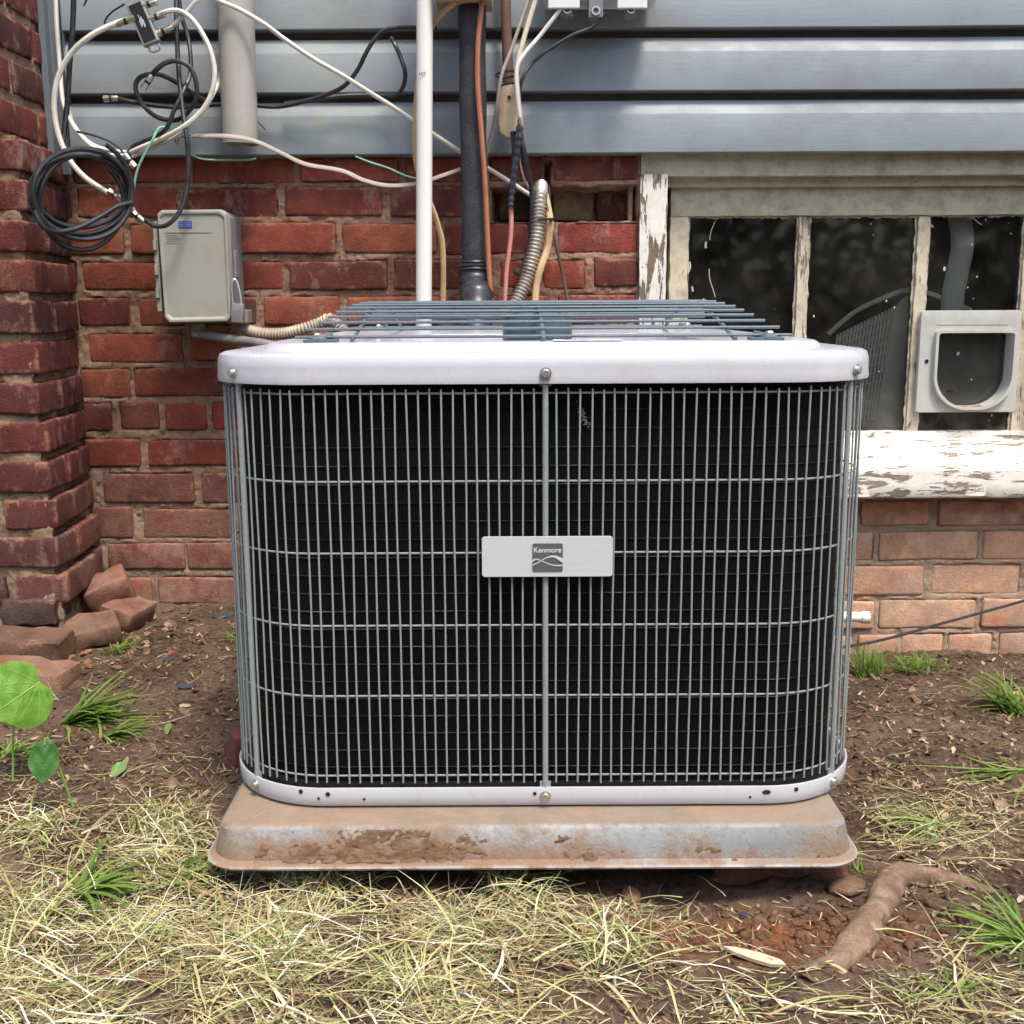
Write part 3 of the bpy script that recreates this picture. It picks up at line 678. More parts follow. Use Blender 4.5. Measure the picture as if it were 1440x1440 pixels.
zlip = P(766, 539, AY0-.006).z; zct = P(766, 497, AY0-.004).z; zt0 = P(766, 481, AY0+.055).z
cap = MB()
L_ = [(-.004,0),(.0055,-.0005),(.0060,.0035),(.0052,.010),(.0050,(zct-zlip)*.55),(.0045,zct-zlip-.008),(.0020,zct-zlip-.0025),(-.003,zct-zlip),(-.044,zct-zlip+.0015),(-.050,zct-zlip+.0025),(-.0535,zct-zlip+.0075),(-.0565,zt0-zlip-.001),(-.061,zt0-zlip),(-.080,zt0-zlip+.001)]
loops = [(rrect(AX, AYC, HW+o, HW+o, max(.03, CR+o), 14), zlip+z) for o, z in L_]
loops = loops[:9] + [(rrect(AX, AYC, HW+o, HW+o, .075, 14), zlip+z) for o, z in L_[9:]]
fanR = .265
circ = []
nn = len(loops[0][0])
last = loops[-1][0]
for (x, y) in last:
    a = math.atan2(y-AYC, x-AX); circ.append((a,))
loops.append(([(AX + fanR*1.02*math.cos(a[0]), AYC + fanR*1.02*math.sin(a[0])) for a in circ], zt0-.004))
loops.append(([(AX + fanR*math.cos(a[0]), AYC + fanR*math.sin(a[0])) for a in circ], zt0-.012))
loops.append(([(AX + fanR*.99*math.cos(a[0]), AYC + fanR*.99*math.sin(a[0])) for a in circ], zt0-.06))
loft(cap, loops); capo = cap.build('top_cover', CAPM, ac, 'sharp')
# guard: rings as one welded mesh, every upright wire a piece of its own
ringz = [P(766, y, AY0).z for y in (553, 677, 778, 880, 979, 1091)]
gmb = MB()
ringp = [Vector((x, y, 0)) for x, y in path_rr(HW-.0035, CR, 16)]
for z in ringz: gmb.tube([p + Vector((0,0,z)) for p in ringp] + [ringp[0] + Vector((0,0,z))], .0012, 6)
guard = gmb.build('wire_guard', WIREM, ac, True)
per = path_rr(HW-.0008, CR, 60); seg = [0]
for i in range(len(per)): a = per[i]; b = per[(i+1)%len(per)]; seg.append(seg[-1] + math.hypot(a[0]-b[0], a[1]-b[1]))
tot = seg[-1]; NW = round(tot/.01305)
def along(s):
    s %= tot; i = np.searchsorted(seg, s, side='right') - 1; i = min(i, len(per)-1); a = per[i]; b = per[(i+1)%len(per)]; t = (s-seg[i])/max(1e-9, seg[i+1]-seg[i])
    return a[0]+(b[0]-a[0])*t, a[1]+(b[1]-a[1])*t
zw0, zw1 = P(766, 1100, AY0).z, P(766, 548, AY0).z
wm = []
for s in range(5):
    w = MB(); hz = zw1-zw0; pts = [(0.0009*math.sin(s*2.1+k*.9)*(k not in (0,)) , .0005*math.cos(s+k), hz*k/8) for k in range(9)]
    w.tube(pts, .00115, 8); w.tube([(pts[-1][0], pts[-1][1], hz), (pts[-1][0], pts[-1][1], hz+.0012)], [.0012, .0006], 8); wm.append(w.mesh('upright_wire', WIREM, True))
# start so that one wire sits next to the centre strap
s0 = 0
best = min(range(4000), key=lambda k: abs(along(tot*k/4000)[0]-AX) + abs(along(tot*k/4000)[1]-(AY0)))
s0 = tot*best/4000
for k in range(1, NW):
    x, y = along(s0 + k*tot/NW); o = link('upright_wire', wm[k % 5], guard); o.location = (x + random.gauss(0,.0003), y, zw0 + random.gauss(0,.0006)); o.rotation_euler = (0, random.gauss(0,.0008), math.atan2(y-AYC, x-AX))
# vertical straps: centre of each side and each corner
for k, (dx, dy) in enumerate(((0,-1),(0,1),(1,0),(-1,0),(1,-1),(-1,-1),(1,1),(-1,1))):
    if dx and dy: c = HW - CR + (CR)*math.sqrt(.5); px_, py_ = AX+dx*c*1.0, AYC+dy*c
    else: px_, py_ = AX+dx*HW, AYC+dy*HW
    ang = math.atan2(dy, dx) + R(90)
    M = Matrix.Translation((px_, py_, 0)) @ Matrix.Rotation(ang, 4, 'Z')
    st = MB(); st.tube([M @ Vector((0,0,zw0-.006)), M @ Vector((0,0,zw1+.006))], .0034, 8)
    st.cbox(M @ Matrix.Translation((0,.001,zw1+.014)), .0065, .001, .010); st.cbox(M @ Matrix.Translation((0,.001,zw0-.008)), .0065, .001, .009)
    st.build('strap', WIREM, ac, 'sharp')
    for zz_ in (zlip+.011, P(766,1118,AY0).z):
        sc = MB(); out = .0085 if zz_ > .3 else .0045
        M2 = M @ Matrix.Translation((0,-out,zz_)) @ Matrix.Rotation(R(90), 4, 'X')
        sc.lathe([(.0,.0035),(.0042,.0035),(.0048,.003),(.0048,0),(.0068,0),(.0068,-.0012),(0,-.0012)], M2, 6 if False else 12); sc.build('screw', STEEL, ac, 'sharp')
# coil
co = MB(); hc = HW-.021
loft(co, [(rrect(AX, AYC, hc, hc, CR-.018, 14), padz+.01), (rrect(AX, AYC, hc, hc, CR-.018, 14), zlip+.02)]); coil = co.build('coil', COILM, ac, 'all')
ridge = MB(); rp = [Vector((x, y, 0)) for x, y in rrect(AX, AYC, hc+.0012, hc+.0012, CR-.018, 10)]
zz_ = zw0 + .012
while zz_ < zlip: ridge.tube([p + Vector((0,0,zz_)) for p in rp] + [rp[0]+Vector((0,0,zz_))], .0008, 5); zz_ += .0216
ridge.build('coil_tubes', TUBEM, coil, True)
fins = MB(); cs = rrect(AX, AYC, hc, hc, CR-.018, 30)
for k in range(1, int((AX+hc-.1-(AX-hc+.1))/.004)):
    x = AX-hc+.1+k*.004; fins.box((x-.0004, AYC-hc-.0010, padz+.012), (x+.0004, AYC-hc+.001, zlip+.01))
fo = fins.build('coil_fins', COILM, coil); fo['kind'] = 'stuff'
# base pan
bp = MB(); zb0, zb1_ = P(766,1134,AY0-.003).z, P(766,1107,AY0-.003).z
B_ = [(-.03, zb0+.003), (-.006, zb0), (.0, zb0+.0006), (.0025, zb0+.004), (.0030, (zb0+zb1_)/2), (.0035, zb1_-.001), (.0030, zb1_), (.0015, zb1_), (-.001, zb1_-.003), (-.004, zb0+.006), (-.05, zb0+.005)]
loft(bp, [(rrect(AX, AYC, HW+o, HW+o, CR+o, 16), z) for o, z in B_], 0, False, True); pan = bp.build('base_pan', CAPM, ac, 'sharp')
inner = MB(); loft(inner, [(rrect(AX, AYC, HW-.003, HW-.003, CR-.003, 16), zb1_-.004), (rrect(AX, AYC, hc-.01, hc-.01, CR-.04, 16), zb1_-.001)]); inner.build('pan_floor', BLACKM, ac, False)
for (px_, py_, r, sx) in ((423,1113,.0026,1),(461,1117,.0028,1),(512,1124,.0015,1),(448,1123,.0015,1),(1078,1114,.0028,1.8),(1120,1110,.0026,1),(1055,1121,.0014,1),(752,1116,.0022,1)):
    dd = AY0-.0034; q = P(px_, py_, dd)
    edge = abs(q.x-AX) - (HW-CR); 
    if edge > 0: dd = AY0-.0034 + CR+.003 - math.sqrt(max(0, (CR+.003)**2 - edge**2)); q = P(px_, py_, dd)
    a = math.atan2(edge, CR)*(1 if q.x > AX else -1) if edge > 0 else 0
    M = Matrix.Translation(q) @ Matrix.Rotation(a, 4, 'Z') @ Matrix.Rotation(R(90), 4, 'X') @ Matrix.Diagonal((sx,1,1,1))
    hb = MB(); hb.lathe([(0,.0004),(r,.0004),(r*1.08,-.0006)], M, 14); hb.build('pan_hole', DARKHOLE, ac)
# badge
BADGE = Mat('brushed_aluminium', .35, .15); BADGE.base(BADGE.mix(BADGE.noise(60, 4, .6, BADGE.scale(BADGE.world, (.05,1,6))), (.50,.52,.525), (.60,.62,.625))); BADGE = BADGE.m
DB = AY0-.0075
def bpnt(px_, py_): q = P(px_, py_, DB); return q.x, q.z
x0, z0b = bpnt(678, 811.5); x1, z1b = bpnt(862, 754)
bd = MB(); bd.poly(rr(x0, x1, z0b, z1b, .0035, 6), DB, DB+.0022); badge = bd.build('badge', BADGE, ac, False, .0003)
LOGO = simple('logo_grey', (.085,.09,.095), .5, 0, .03)
x0, z0l = bpnt(748.5, 804.5); x1, z1l = bpnt(791.5, 764)
lg = MB(); lg.poly(rr(x0, x1, z0l, z1l, .0025, 6), DB-.0004, DB+.001); lg.build('logo_square', LOGO, badge)
LW, LH = x1-x0, z1l-z0l
def band(top, bot):                    # ribbons of the logo between two curves given in 0..1 of the square
    mb = MB(); n = len(top)
    for (u, v) in top + bot[::-1]: mb.v.append((x0+u*LW, DB-.0008, z0l+v*LH))
    mb.f += [(i, i+1, 2*n-2-i, 2*n-1-i) for i in range(n-1)]; mb.m += [0]*(n-1); return mb
def cv(pts, n=8): return [(v.x, v.y) for v in spline([(a, b, 0) for a, b in pts], n)]
LIGHTM = simple('logo_silver', (.56,.58,.585), .4, 0, .02)
sw = band(cv([(0,.28),(.15,.33),(.35,.46),(.55,.56),(.75,.58),(1,.48)]), cv([(0,.245),(.15,.295),(.35,.43),(.55,.515),(.75,.50),(1,.32)])); sw.build('logo_swoosh', LIGHTM, badge)
sw = band(cv([(0,.43),(.13,.475),(.3,.42),(.5,.32),(.75,.255),(1,.26)]), cv([(0,.35),(.13,.44),(.3,.385),(.5,.29),(.75,.215),(1,.215)])); sw.build('logo_swoosh', LIGHTM, badge)
def text(body, x, z, size, y, mat, parent, width=None, name='lettering', rotx=R(90)):
    cu = bpy.data.curves.new(name, 'FONT'); cu.body = body; cu.size = size; cu.align_x = 'CENTER'; cu.extrude = .0001; cu.offset = size*.018
    o = bpy.data.objects.new(name, cu); C.objects.link(o); bpy.context.view_layer.update()
    me = bpy.data.meshes.new_from_object(o.evaluated_get(bpy.context.evaluated_depsgraph_get())); bpy.data.objects.remove(o); me.name = name
    xs_ = [v.co.x for v in me.vertices]; w = max(xs_)-min(xs_); cx = (max(xs_)+min(xs_))/2; k = (width/w) if width else 1
    for v in me.vertices: v.co = Vector(((v.co.x-cx)*k, v.co.y*k, v.co.z))
    me.materials.clear(); me.materials.append(mat); o = link(name, me, parent); o.location = (x, y, z); o.rotation_euler = (rotx, 0, 0); return o
text('Kenmore', (x0+x1)/2, z0l+.69*LH, .009, DB-.0006, LIGHTM, badge, LW*.90)
# fan guard
FZ0 = P(766, 473, 1.33).z
def dome(x, y):
    u = abs(y-AYC)/.308; v = abs(x-AX)/.283; return FZ0 + .041*max(0, 1-u**1.7) 
NFW = 17; f0 = AYC-.308; f1 = AYC+.308
fg = MB()
for sx in (-.225, 0, .225):
    pts = [(AX+sx, f0-.012+(f1-f0+.024)*k/24) for k in range(25)]
    fg.tube([(x, y, dome(x, y)-.004) for x, y in pts], .0024 if sx else .0030, 8)
fguard = fg.build('fan_guard', FANM, ac, True)
for i in range(NFW):
    y = f0 + (f1-f0)*i/(NFW-1); t = 0
    hx = .291 + random.gauss(0,.0015) - .045*min(1, min(y-f0, f1-y)/(AYC-f0))
    pts = [(AX-hx+2*hx*k/24, y) for k in range(25)]
    w = MB(); w.tube([(x, y_, dome(x, y_)) for k, (x, y_) in enumerate(pts)], .0019, 8); w.build('guard_wire', FANM, fguard, True)
for sx in (-1, 1):
    for y in (f0-.004, f1+.004):       # bolted feet
        x = AX + sx*.262; fb = MB()
        fb.tube([(x-sx*.012, y+.012*(1 if y < AYC else -1), FZ0), (x, y, zt0+.003)], .006, 8, flat=.4); fb.cbox(Matrix.Translation((x, y, zt0+.002)), .020, .010, .0018); fb.build('guard_foot', FANM, ac, 'sharp', .0008)
        sc = MB(); sc.lathe([(0,.008),(.0045,.008),(.0055,.006),(.0055,.003),(.010,.003),(.010,.001)], Matrix.Translation((x+sx*.004, y-.001, zt0+.003)), 6); sc.build('bolt', STEEL, ac)
mo = MB(); mo.lathe([(0,dome(AX,AYC)-.006),(.040,dome(AX,AYC)-.012),(.050,dome(AX,AYC)-.022),(.052,.56),(.04,.54),(0,.54)], Matrix.Translation((AX, AYC, 0)), 28); mo.build('fan_motor', FANM, ac, 'sharp')
fb = MB()
for k in range(4):
    a = R(20+90*k); pts = []
    for i in range(9):
        r = .06 + .19*i/8
        for j in range(5):
            t = (j/4-.5); aa = a + t*.75*(1-.2*i/8) ; pts.append((AX + r*math.cos(aa), AYC + r*math.sin(aa), .555 + t*.055))
    fb.add(pts, [(i*5+j, i*5+j+1, (i+1)*5+j+1, (i+1)*5+j) for i in range(8) for j in range(4)])
fb.build('fan_blades', metal_paint('fan_blade_grey', (.05,.052,.055), .35), ac, True)
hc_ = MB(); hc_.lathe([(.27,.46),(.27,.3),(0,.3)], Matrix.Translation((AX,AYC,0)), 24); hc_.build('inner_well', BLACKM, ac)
lt_ = MB(); q = P(822, 588, AY0+.018)
for k in range(90):
    w_ = random.gauss(0, .0055); a = q + Vector((-w_*.4+random.gauss(0,.0013), random.gauss(0,.001), w_)); lt_.tube([a, a+Vector((random.gauss(0,.0011), -.0005, random.gauss(0,.0014)))], .00045, 4)
lt_.build('lint', simple('lint', (.26,.22,.17), .9), ac)
# rating stickers on the top
STK = simple('sticker_white', (.72,.73,.72), .5, 0, .03)
q = G(824, 479, zt0+.0012); s1 = MB(); s1.cbox(Matrix.Translation((q.x+.002, AY0+.075, zt0+.0016)), .040, .014, .0004); sk = s1.build('sticker', STK, ac)
for k in range(11):
    bb = MB(); bb.cbox(Matrix.Translation((q.x-.026+k*.0028, AY0+.074, zt0+.0021)), .0004+.0003*(k%3), .007, .0001); bb.build('barcode_bar', BLACKM, sk)
adopt(ac)

# ------------------------------------------------------------------ pad
padm = Mat('pad_plastic', .55, 0, .4)
dn = padm.noise(13, 9, .75); fx = padm.sep(padm.world, 0)
c_ = padm.ramp(padm.noise(5), [(.4, (.20,.215,.215)), (.62, (.29,.30,.295))])
tanw = padm.math('ADD', padm.math('ADD', dn, padm.math('MULTIPLY', padm.rng(padm.sep(padm.world, 2), .055, .032, 0, .13), padm.rng(fx, .25, -.1, .35, 1))), padm.rng(fx, .05, -.40, -.03, .12)); c_ = padm.mix(padm.ramp(tanw, [(.49, 0), (.62, .85)]), c_, (.24,.18,.125))
c_ = padm.mix(padm.ramp(padm.noise(38, 9, .8), [(.54, 0), (.66, .75)]), c_, (.17,.10,.06))
gsum = 0.0
for x_, w_, a_ in ((-.20,.13,.22),(-.05,.05,.12),(.07,.05,.17),(.22,.05,.08),(.36,.03,.12)):
    d_ = padm.math('DIVIDE', padm.math('SUBTRACT', fx, x_), w_); gsum = padm.math('ADD', gsum, padm.math('MULTIPLY', padm.math('EXPONENT', padm.math('MULTIPLY', padm.math('MULTIPLY', d_, d_), -1.0)), a_))
spl = padm.math('ADD', padm.math('ADD', gsum, padm.noise(45, 9, .8)), padm.rng(padm.sep(padm.world, 2), .060, .028, -.10, .08))
c_ = padm.mix(padm.ramp(spl, [(.50, 0), (.72, .9)]), c_, padm.mix(padm.noise(110, 6, .8), (.13,.07,.04), (.33,.20,.12)))
lipm = padm.rng(padm.sep(padm.world, 2), .0265, .0245, 0, .75); c_ = padm.mix(padm.math('MULTIPLY', lipm, padm.ramp(padm.noise(30, 6), [(.38, 0), (.5, 1)])), c_, (.42,.42,.40))
tp = padm.rng(padm.sep(padm.geo.outputs['Normal'], 2), .8, .97); tc = padm.mix(padm.ramp(padm.noise(9, 8, .7), [(.3,0),(.7,1)]), (.31,.21,.135), (.20,.15,.105)); c_ = padm.mix(padm.math('MULTIPLY', tp, .82), c_, tc)
padm.base(c_); padm.rough(padm.rng(tanw, .4, .7, .4, .9)); padm.bump(padm.ramp(tanw, [(.47,0),(.7,1)]), .0015); padm.bump(padm.noise(120, 6, .8), .0008); padm = padm.m
pd = thing('equipment_pad', (AX-.01, AYC, .02), 'muddy pale grey plastic pad under the air conditioner', 'pad')
PTD = AY0 - .048; ptz = padz
PX0, PX1 = P(300, 1160, PTD).x, P(1192, 1152, PTD).x
PX0 = -(.5*(PX1-PX0)) + AX - .004; PX1 = 2*(AX-.004) - PX0; PX0 -= .012; PX1 -= .012
pcx = (PX0+PX1)/2; phx = (PX1-PX0)/2; pcy = AYC
phy = pcy - PTD
pm = MB()
P_ = [(.017, .0215, .045), (.018, .0240, .046), (.014, .0265, .043), (.009, .030, .04), (.005, .045, .034), (.001, ptz-.005, .028), (-.003, ptz-.001, .026), (-.008, ptz, .025)]
rings = []
for o, z, r in P_:
    rings.append([(x, y, z) for x, y in rrect(pcx, pcy, phx+o, phy+o, r, 8)])
n = len(rings[0])
def dense(rg):                         # add points on the long sides so that mud can be modelled
    return rg
for rg_ in rings: pm.v.extend(rg_)
for k in range(len(rings)-1):
    for j in range(n): pm.f.append((k*n+j, k*n+(j+1)%n, (k+1)*n+(j+1)%n, (k+1)*n+j)); pm.m.append(0)
pm.f.append(tuple((len(rings)-1)*n+j for j in range(n))); pm.m.append(0)
pm.f.append(tuple(range(n))[::-1]); pm.m.append(0)
pm.build('pad_shell', padm, pd, 'sharp')
MUD = Mat('dried_mud', .95, 0, .15); MUD.base(MUD.ramp(MUD.noise(70, 9, .8), [(.30,(.17,.095,.055)),(.5,(.31,.185,.11)),(.68,(.44,.31,.20))])).bump(MUD.noise(220, 9, .85), .007); MUD = MUD.m
_cl = {}
def clod(mb, c, r, seed, flat=.8, mi=0):
    key = (2 if r > .004 else 1, int(seed*7) % 24)
    if key not in _cl:
        bm = bmesh.new(); bmesh.ops.create_icosphere(bm, subdivisions=key[0], radius=1)
        V = np.array([v.co[:] for v in bm.verts]); e = fbm(V[:,0], V[:,1], 1.2, 4, key[1]*1.7, V[:,2]); V = V*(1+.42*e[:,None])
        _cl[key] = (V, [tuple(v.index for v in f.verts) for f in bm.faces]); bm.free()
    V, fs = _cl[key]; V = V.copy(); V[:,2] *= flat; V[:,0] *= random.uniform(.7,1.4); a = random.random()*6.3
    V = V @ np.array([[math.cos(a), math.sin(a), 0], [-math.sin(a), math.cos(a), 0], [0,0,1]]); V = V*r + np.array(c)
    mb.add(V, fs, mi)
ax_ = np.arange(PX0+.03, PX1-.01, .0022); at_ = np.linspace(0, 1, 30); AXX, ATT = np.meshgrid(ax_, at_)
zz_ = .0285 + (ptz-.033)*ATT; off = np.interp(zz_, [z for o, z, r in P_], [o for o, z, r in P_]); yb = pcy - phy - off
pxx = 720 + FPX*AXX/1.27
dens = .95*np.exp(-((pxx-480)/110)**2) + .55*np.exp(-((pxx-640)/60)**2) + .75*np.exp(-((pxx-805)/50)**2) + .35*np.exp(-((pxx-1010)/50)**2) + .55*np.exp(-((pxx-1165)/26)**2) + .30*np.exp(-((pxx-570)/60)**2)
mh = fbm(AXX, ATT*.05, 55, 5, 4.0)*.62 + dens - .66 - .85*np.maximum(0, ATT-.15)*np.where(pxx < 600, .62, 1.0) + .22*fbm(AXX, ATT*.05, 230, 2, 1)*1.5 + .12
mh = np.minimum(mh, .55)
mud_h = np.where(mh > 0, .0002 + .0038*np.maximum(mh,0)**.8*np.clip(.55+.75*fbm(AXX, ATT*.05, 140, 3, 8), .1, 1.6), -.002)
mud_h = np.where(mh < .10, mud_h*.35, mud_h)
kf = (np.maximum.reduce([mh[:-1,:-1], mh[1:,:-1], mh[:-1,1:], mh[1:,1:]]) > 0).ravel()
mo_ = link('mud_crust', npmesh('mud_crust', np.stack([AXX.ravel(), (yb-mud_h).ravel(), (zz_+mud_h*.3).ravel()], 1), gridfaces(len(ax_), 30, kf), MUD), pd)
mo_['kind'] = 'stuff'
adopt(pd)
# brick block wedged below the pad's right front corner
sb = brick_mesh(.19,.09,.055, 77); o = link('support_brick', sb); q = G(1118, 1240, .0); o.location = (q.x, 1.31, -.012); o.color = (.20,.075,.045,1); o.scale = (.85,1,1)
tag(o, 'reddish brick wedged under the right front of the pad', 'brick')

# ------------------------------------------------------------------ pipes and cables
def cable(name, pts, r, mat, label, cat='cable', D=2.17, parent=None, n=8, flat=1.0, up=None, seg=8, group=None):
    p3 = [P(q[0], q[1], q[2] if len(q) > 2 else D) for q in pts]
    mb = MB(); mb.tube(spline(p3, seg), r, n, flat=flat, up=up); o = mb.build(name, mat, parent, True)
    if parent is None: tag(o, label, cat, group)
    return o
def corrug(pts, r, step, amp=.14):
    s = spline(pts, 40); L = [0]
    for a, b in zip(s, s[1:]): L.append(L[-1] + (b-a).length)
    n = int(L[-1]/step)*6; out = []; rs = []
    for k in range(n+1):
        d = L[-1]*k/n; i = min(np.searchsorted(L, d, side='right')-1, len(s)-2); t = (d-L[i])/max(1e-9, L[i+1]-L[i]); out.append(s[i].lerp(s[i+1], t)); rs.append(r*(1+amp*math.cos(2*math.pi*k/6)))
    return out, rs
# white pvc pipe
t = MB(); a, b = P(598, -230, 2.12), P(596, 420, 2.12); e = a.lerp(b, 1.55); t.tube([a, b, e], .0148, 20)
wp = tag(t.build('pvc_pipe', WHITEPVC, None, True), 'tall thin white plastic pipe running down behind the air conditioner', 'pipe')
text('H/7', P(594, 106, 2.10).x, P(594, 106, 2.104).z, .014, 2.1035, simple('marker_ink', (.12,.12,.13), .6), wp, .012, 'marker_scribble')
cp = MB(); q = e; cp.tube([e, e - Vector((0,0,.05))], .019, 20); cp.build('coupling', WHITEPVC, wp, 'sharp')
# wide grey pipe
t = MB(); a, b = P(325, -200, 2.165), P(338, 203, 2.165)
t.tube([a, b], .0325, 28, caps=False); t.tube([a, b], .0285, 28, caps=False); ring = MB()
gp = tag(t.build('drain_pipe', GREYPVC, None, True), 'short wide grey pipe with open lower end in front of the siding', 'pipe')
t = MB(); d = (b-a).normalized(); M = Matrix.Translation(b) @ d.to_track_quat('Z','Y').to_matrix().to_4x4(); t.lathe([(.0325,0),(.0285,0)], M, 28); t.lathe([(.0285,-.03),(0,-.03)], M, 28, 1); t.build('pipe_end', [GREYPVC, DARKHOLE], gp)
t = MB(); c1 = P(332, -40, 2.165); t.tube([c1+Vector((-.036,.0,0)), c1+Vector((-.036,.05,0))], .006, 6); 
# black insulated line
pts = spline([P(665,-150,2.15), P(664,0,2.15), P(665,150,2.15), P(667,260,2.15), P(668,370,2.15), P(668,392,2.15)], 8)
t = MB(); t.tube(pts, [.0245 + .0008*math.sin(i*.9) for i in range(len(pts))], 20)
bl = tag(t.build('insulated_line', FOAM, None, True), 'thick black foam wrapped refrigerant line in front of siding and brick', 'pipe')
pts = spline([P(668,366,2.15), P(668,378,2.15), P(668,392,2.145), P(669,408,2.13), P(671,425,2.115), Vector((-.065,2.085,.60)), Vector((-.06,2.06,.50)), Vector((-.06,2.02,.42))], 5); t = MB()
t.tube(pts, [.0262 + .0050*min(1,i/4) + .0016*math.sin(i*2.1) + .001*math.sin(i*5.3) for i in range(len(pts))], 20); t.build('taped_elbow', BLACKCABLE, bl, True)
for k in range(9):
    q = P(650+k*4.5, 372+((k*37)%9)*4, 2.15); w = MB(); w.tube([q+Vector((-.02,-.024,-.006+.004*(k%3))), q+Vector((0,-.0285,.004)), q+Vector((.012,-.026,.010))], .0008, 4)
# rusty pipe and the old insulator
t = MB(); t.tube(spline([P(710,-150,2.19), P(711,0,2.19), P(713,60,2.19), P(715,122,2.19)], 6), .0098, 14)
rp_ = tag(t.build('rusty_pipe', RUST, None, True), 'narrow rusty brown pipe ending at a yellowed plastic fitting', 'pipe')
INS = simple('yellowed_plastic', (.50,.41,.25), .35, 0, .12, 30, .0004, (.26,.13,.05), .9)
c0, c1 = P(716, 119, 2.17), P(715, 187, 2.17); t = MB(); hx = .0195
pro = [(-.7,0),(.7,0),(.95,-.012),(1,-.03),(1,-.078),(.85,-.088),(.55,-.095),(-.3,-.095),(-.85,-.086),(-1,-.072),(-1,-.03),(-.95,-.012)]
t.poly([(c0.x + u*hx, c0.z + v) for u, v in pro], 2.155, 2.195); ins = tag(t.build('pipe_fitting', INS, None, 'sharp', .003), 'yellowed oblong plastic junction fitting strapped below the rusty pipe', 'fitting')
t = MB(); q = P(716, 137, 2.1535); t.lathe([(0,-.001),(.003,-.001),(.0035,.001)], Matrix.Translation(q) @ Matrix.Rotation(R(90),4,'X'), 10); t.build('rust_screw', RUST, ins)
# boxes cut by the top edge
t = MB(); a, b = P(613, 5, 2.13), P(692, 5, 2.13); t.box((a.x, 2.09, a.z), (b.x, 2.19, a.z+.12)); tag(t.build('wooden_box', simple('pale_wood', (.42,.31,.18), .7, 0, .2, 60, .001), None, False, .002), 'bottom edge of a pale wooden box above the black line', 'box')
MW = simple('meter_white', (.62,.62,.60), .4, 0, .04)
bx = thing('utility_box', P(848, 4, 2.13), 'white utility box with two tabs and cable sockets at the top edge', 'utility box')
t = MB(); a, b = P(766, 3, 2.15), P(924, 3, 2.15); t.box((a.x, 2.135, a.z), (b.x, 2.21, a.z+.13)); t.build('housing', MW, bx, False, .008)
for (p, q_) in ((771, 815), (868, 910)):
    u, v = P(p, 12, 2.125), P(q_, 12, 2.125); t = MB(); t.box((u.x, 2.122, u.z), (v.x, 2.134, u.z+.045)); t.build('tab', MW, bx, False, .0015)
for p, q_, r in ((797, 20, .011), (837, 22, .013), (886, 20, .011)):
    c = P(p, q_-5, 2.15); t = MB(); t.box((c.x-r, 2.135, c.z-.013), (c.x+r, 2.165, c.z+.024)); t.build('cable_socket', simple('socket_grey', (.16,.165,.17), .5), bx, False, .002)
    t = MB(); t.lathe([(.005,-.001),(.005,.004),(.008,.004),(.008,-.001)], Matrix.Translation((c.x, 2.1345, c.z-.002)) @ Matrix.Rotation(R(90),4,'X'), 12); t.build('socket_ring', STEEL, bx)
adopt(bx)
cable('wire', [(640,2,2.12),(623,17,2.13),(610,33,2.145),(598,60,2.16),(588,110,2.165),(584,167,2.165),(583,200,2.165),(586,233,2.165),(596,265,2.165),(608,293,2.165),(617,320,2.165),(623,353,2.165),(623,440,2.165)], .0058, TANCABLE, 'flat tan cable curling behind the tall white pipe', 'wire', flat=.6)
cable('wire', [(678,2),(675,30),(672,67),(672,123),(677,187),(682,253),(685,317),(688,383),(692,440)], .0062, BROWNCABLE, 'orange brown thermostat wire running beside the black foam line', 'wire', 2.115, flat=.8)
cable('wire', [(746,-15,2.15),(743,0,2.15),(720,67,2.13),(705,108,2.12),(699,150,2.13),(694,178,2.15),(685,213,2.165),(680,235,2.17)], .0062, GREYCABLE, 'grey flat cable crossing the rusty pipe from upper right', 'wire', flat=.55)
cable('wire', [(757,-15,2.14),(753,0,2.14),(737,53,2.13),(727,97,2.12),(728,133,2.12),(732,168,2.13),(733,180,2.14)], .0046, CREAMCABLE, 'cream cable dropping beside the yellowed fitting', 'wire')
cable('wire', [(790,10,2.13),(775,30,2.13),(757,53,2.13),(738,75,2.12),(727,96,2.115),(727,130,2.115),(731,165,2.12)], .0036, WHITECABLE, 'bright white wire from the left socket of the utility box', 'wire')
cable('wire', [(852,18,2.14),(833,38,2.14),(808,48,2.14),(787,60,2.14),(764,75,2.14),(748,90,2.14),(737,106,2.13),(731,127,2.13),(731,170,2.13)], .0034, BLACKCABLE, 'thin black wire curving left from the utility box', 'wire')
cable('wire', [(732,168),(729,195),(726,222),(722,250),(719,275),(718,293)], [.0045+.0035*min(1,i/8)-.003*(i/40)+.0011*math.sin(i*1.9) for i in range(41)], BLACKCABLE, 'black taped wire bundle hanging from the yellowed fitting', 'wire', 2.135)
cable('wire', [(718,290),(719,310),(718,335),(715,360),(712,385),(709,440)], .0042, PINKCABLE, 'faded pink wire coming out of the black taped bundle', 'wire', 2.14)
cable('wire', [(722,185),(724,215),(722,245)], .006, BLACKCABLE, 'short black cable tail under the yellowed fitting', 'wire', 2.15)
cable('wire', [(731,185,2.14),(737,215,2.14),(744,245,2.16),(748,270,2.17),(748,325,2.165),(741,360,2.16),(733,395,2.15),(727,440,2.14)], .0052, BLACKCABLE, 'black wire hugging the left side of the flexible steel conduit', 'wire')
cable('wire', [(729,200,2.15),(731,225,2.15),(736,248,2.16),(745,268,2.2)], .0018, WHITECABLE, 'hair thin white wire entering the wall hole', 'wire')
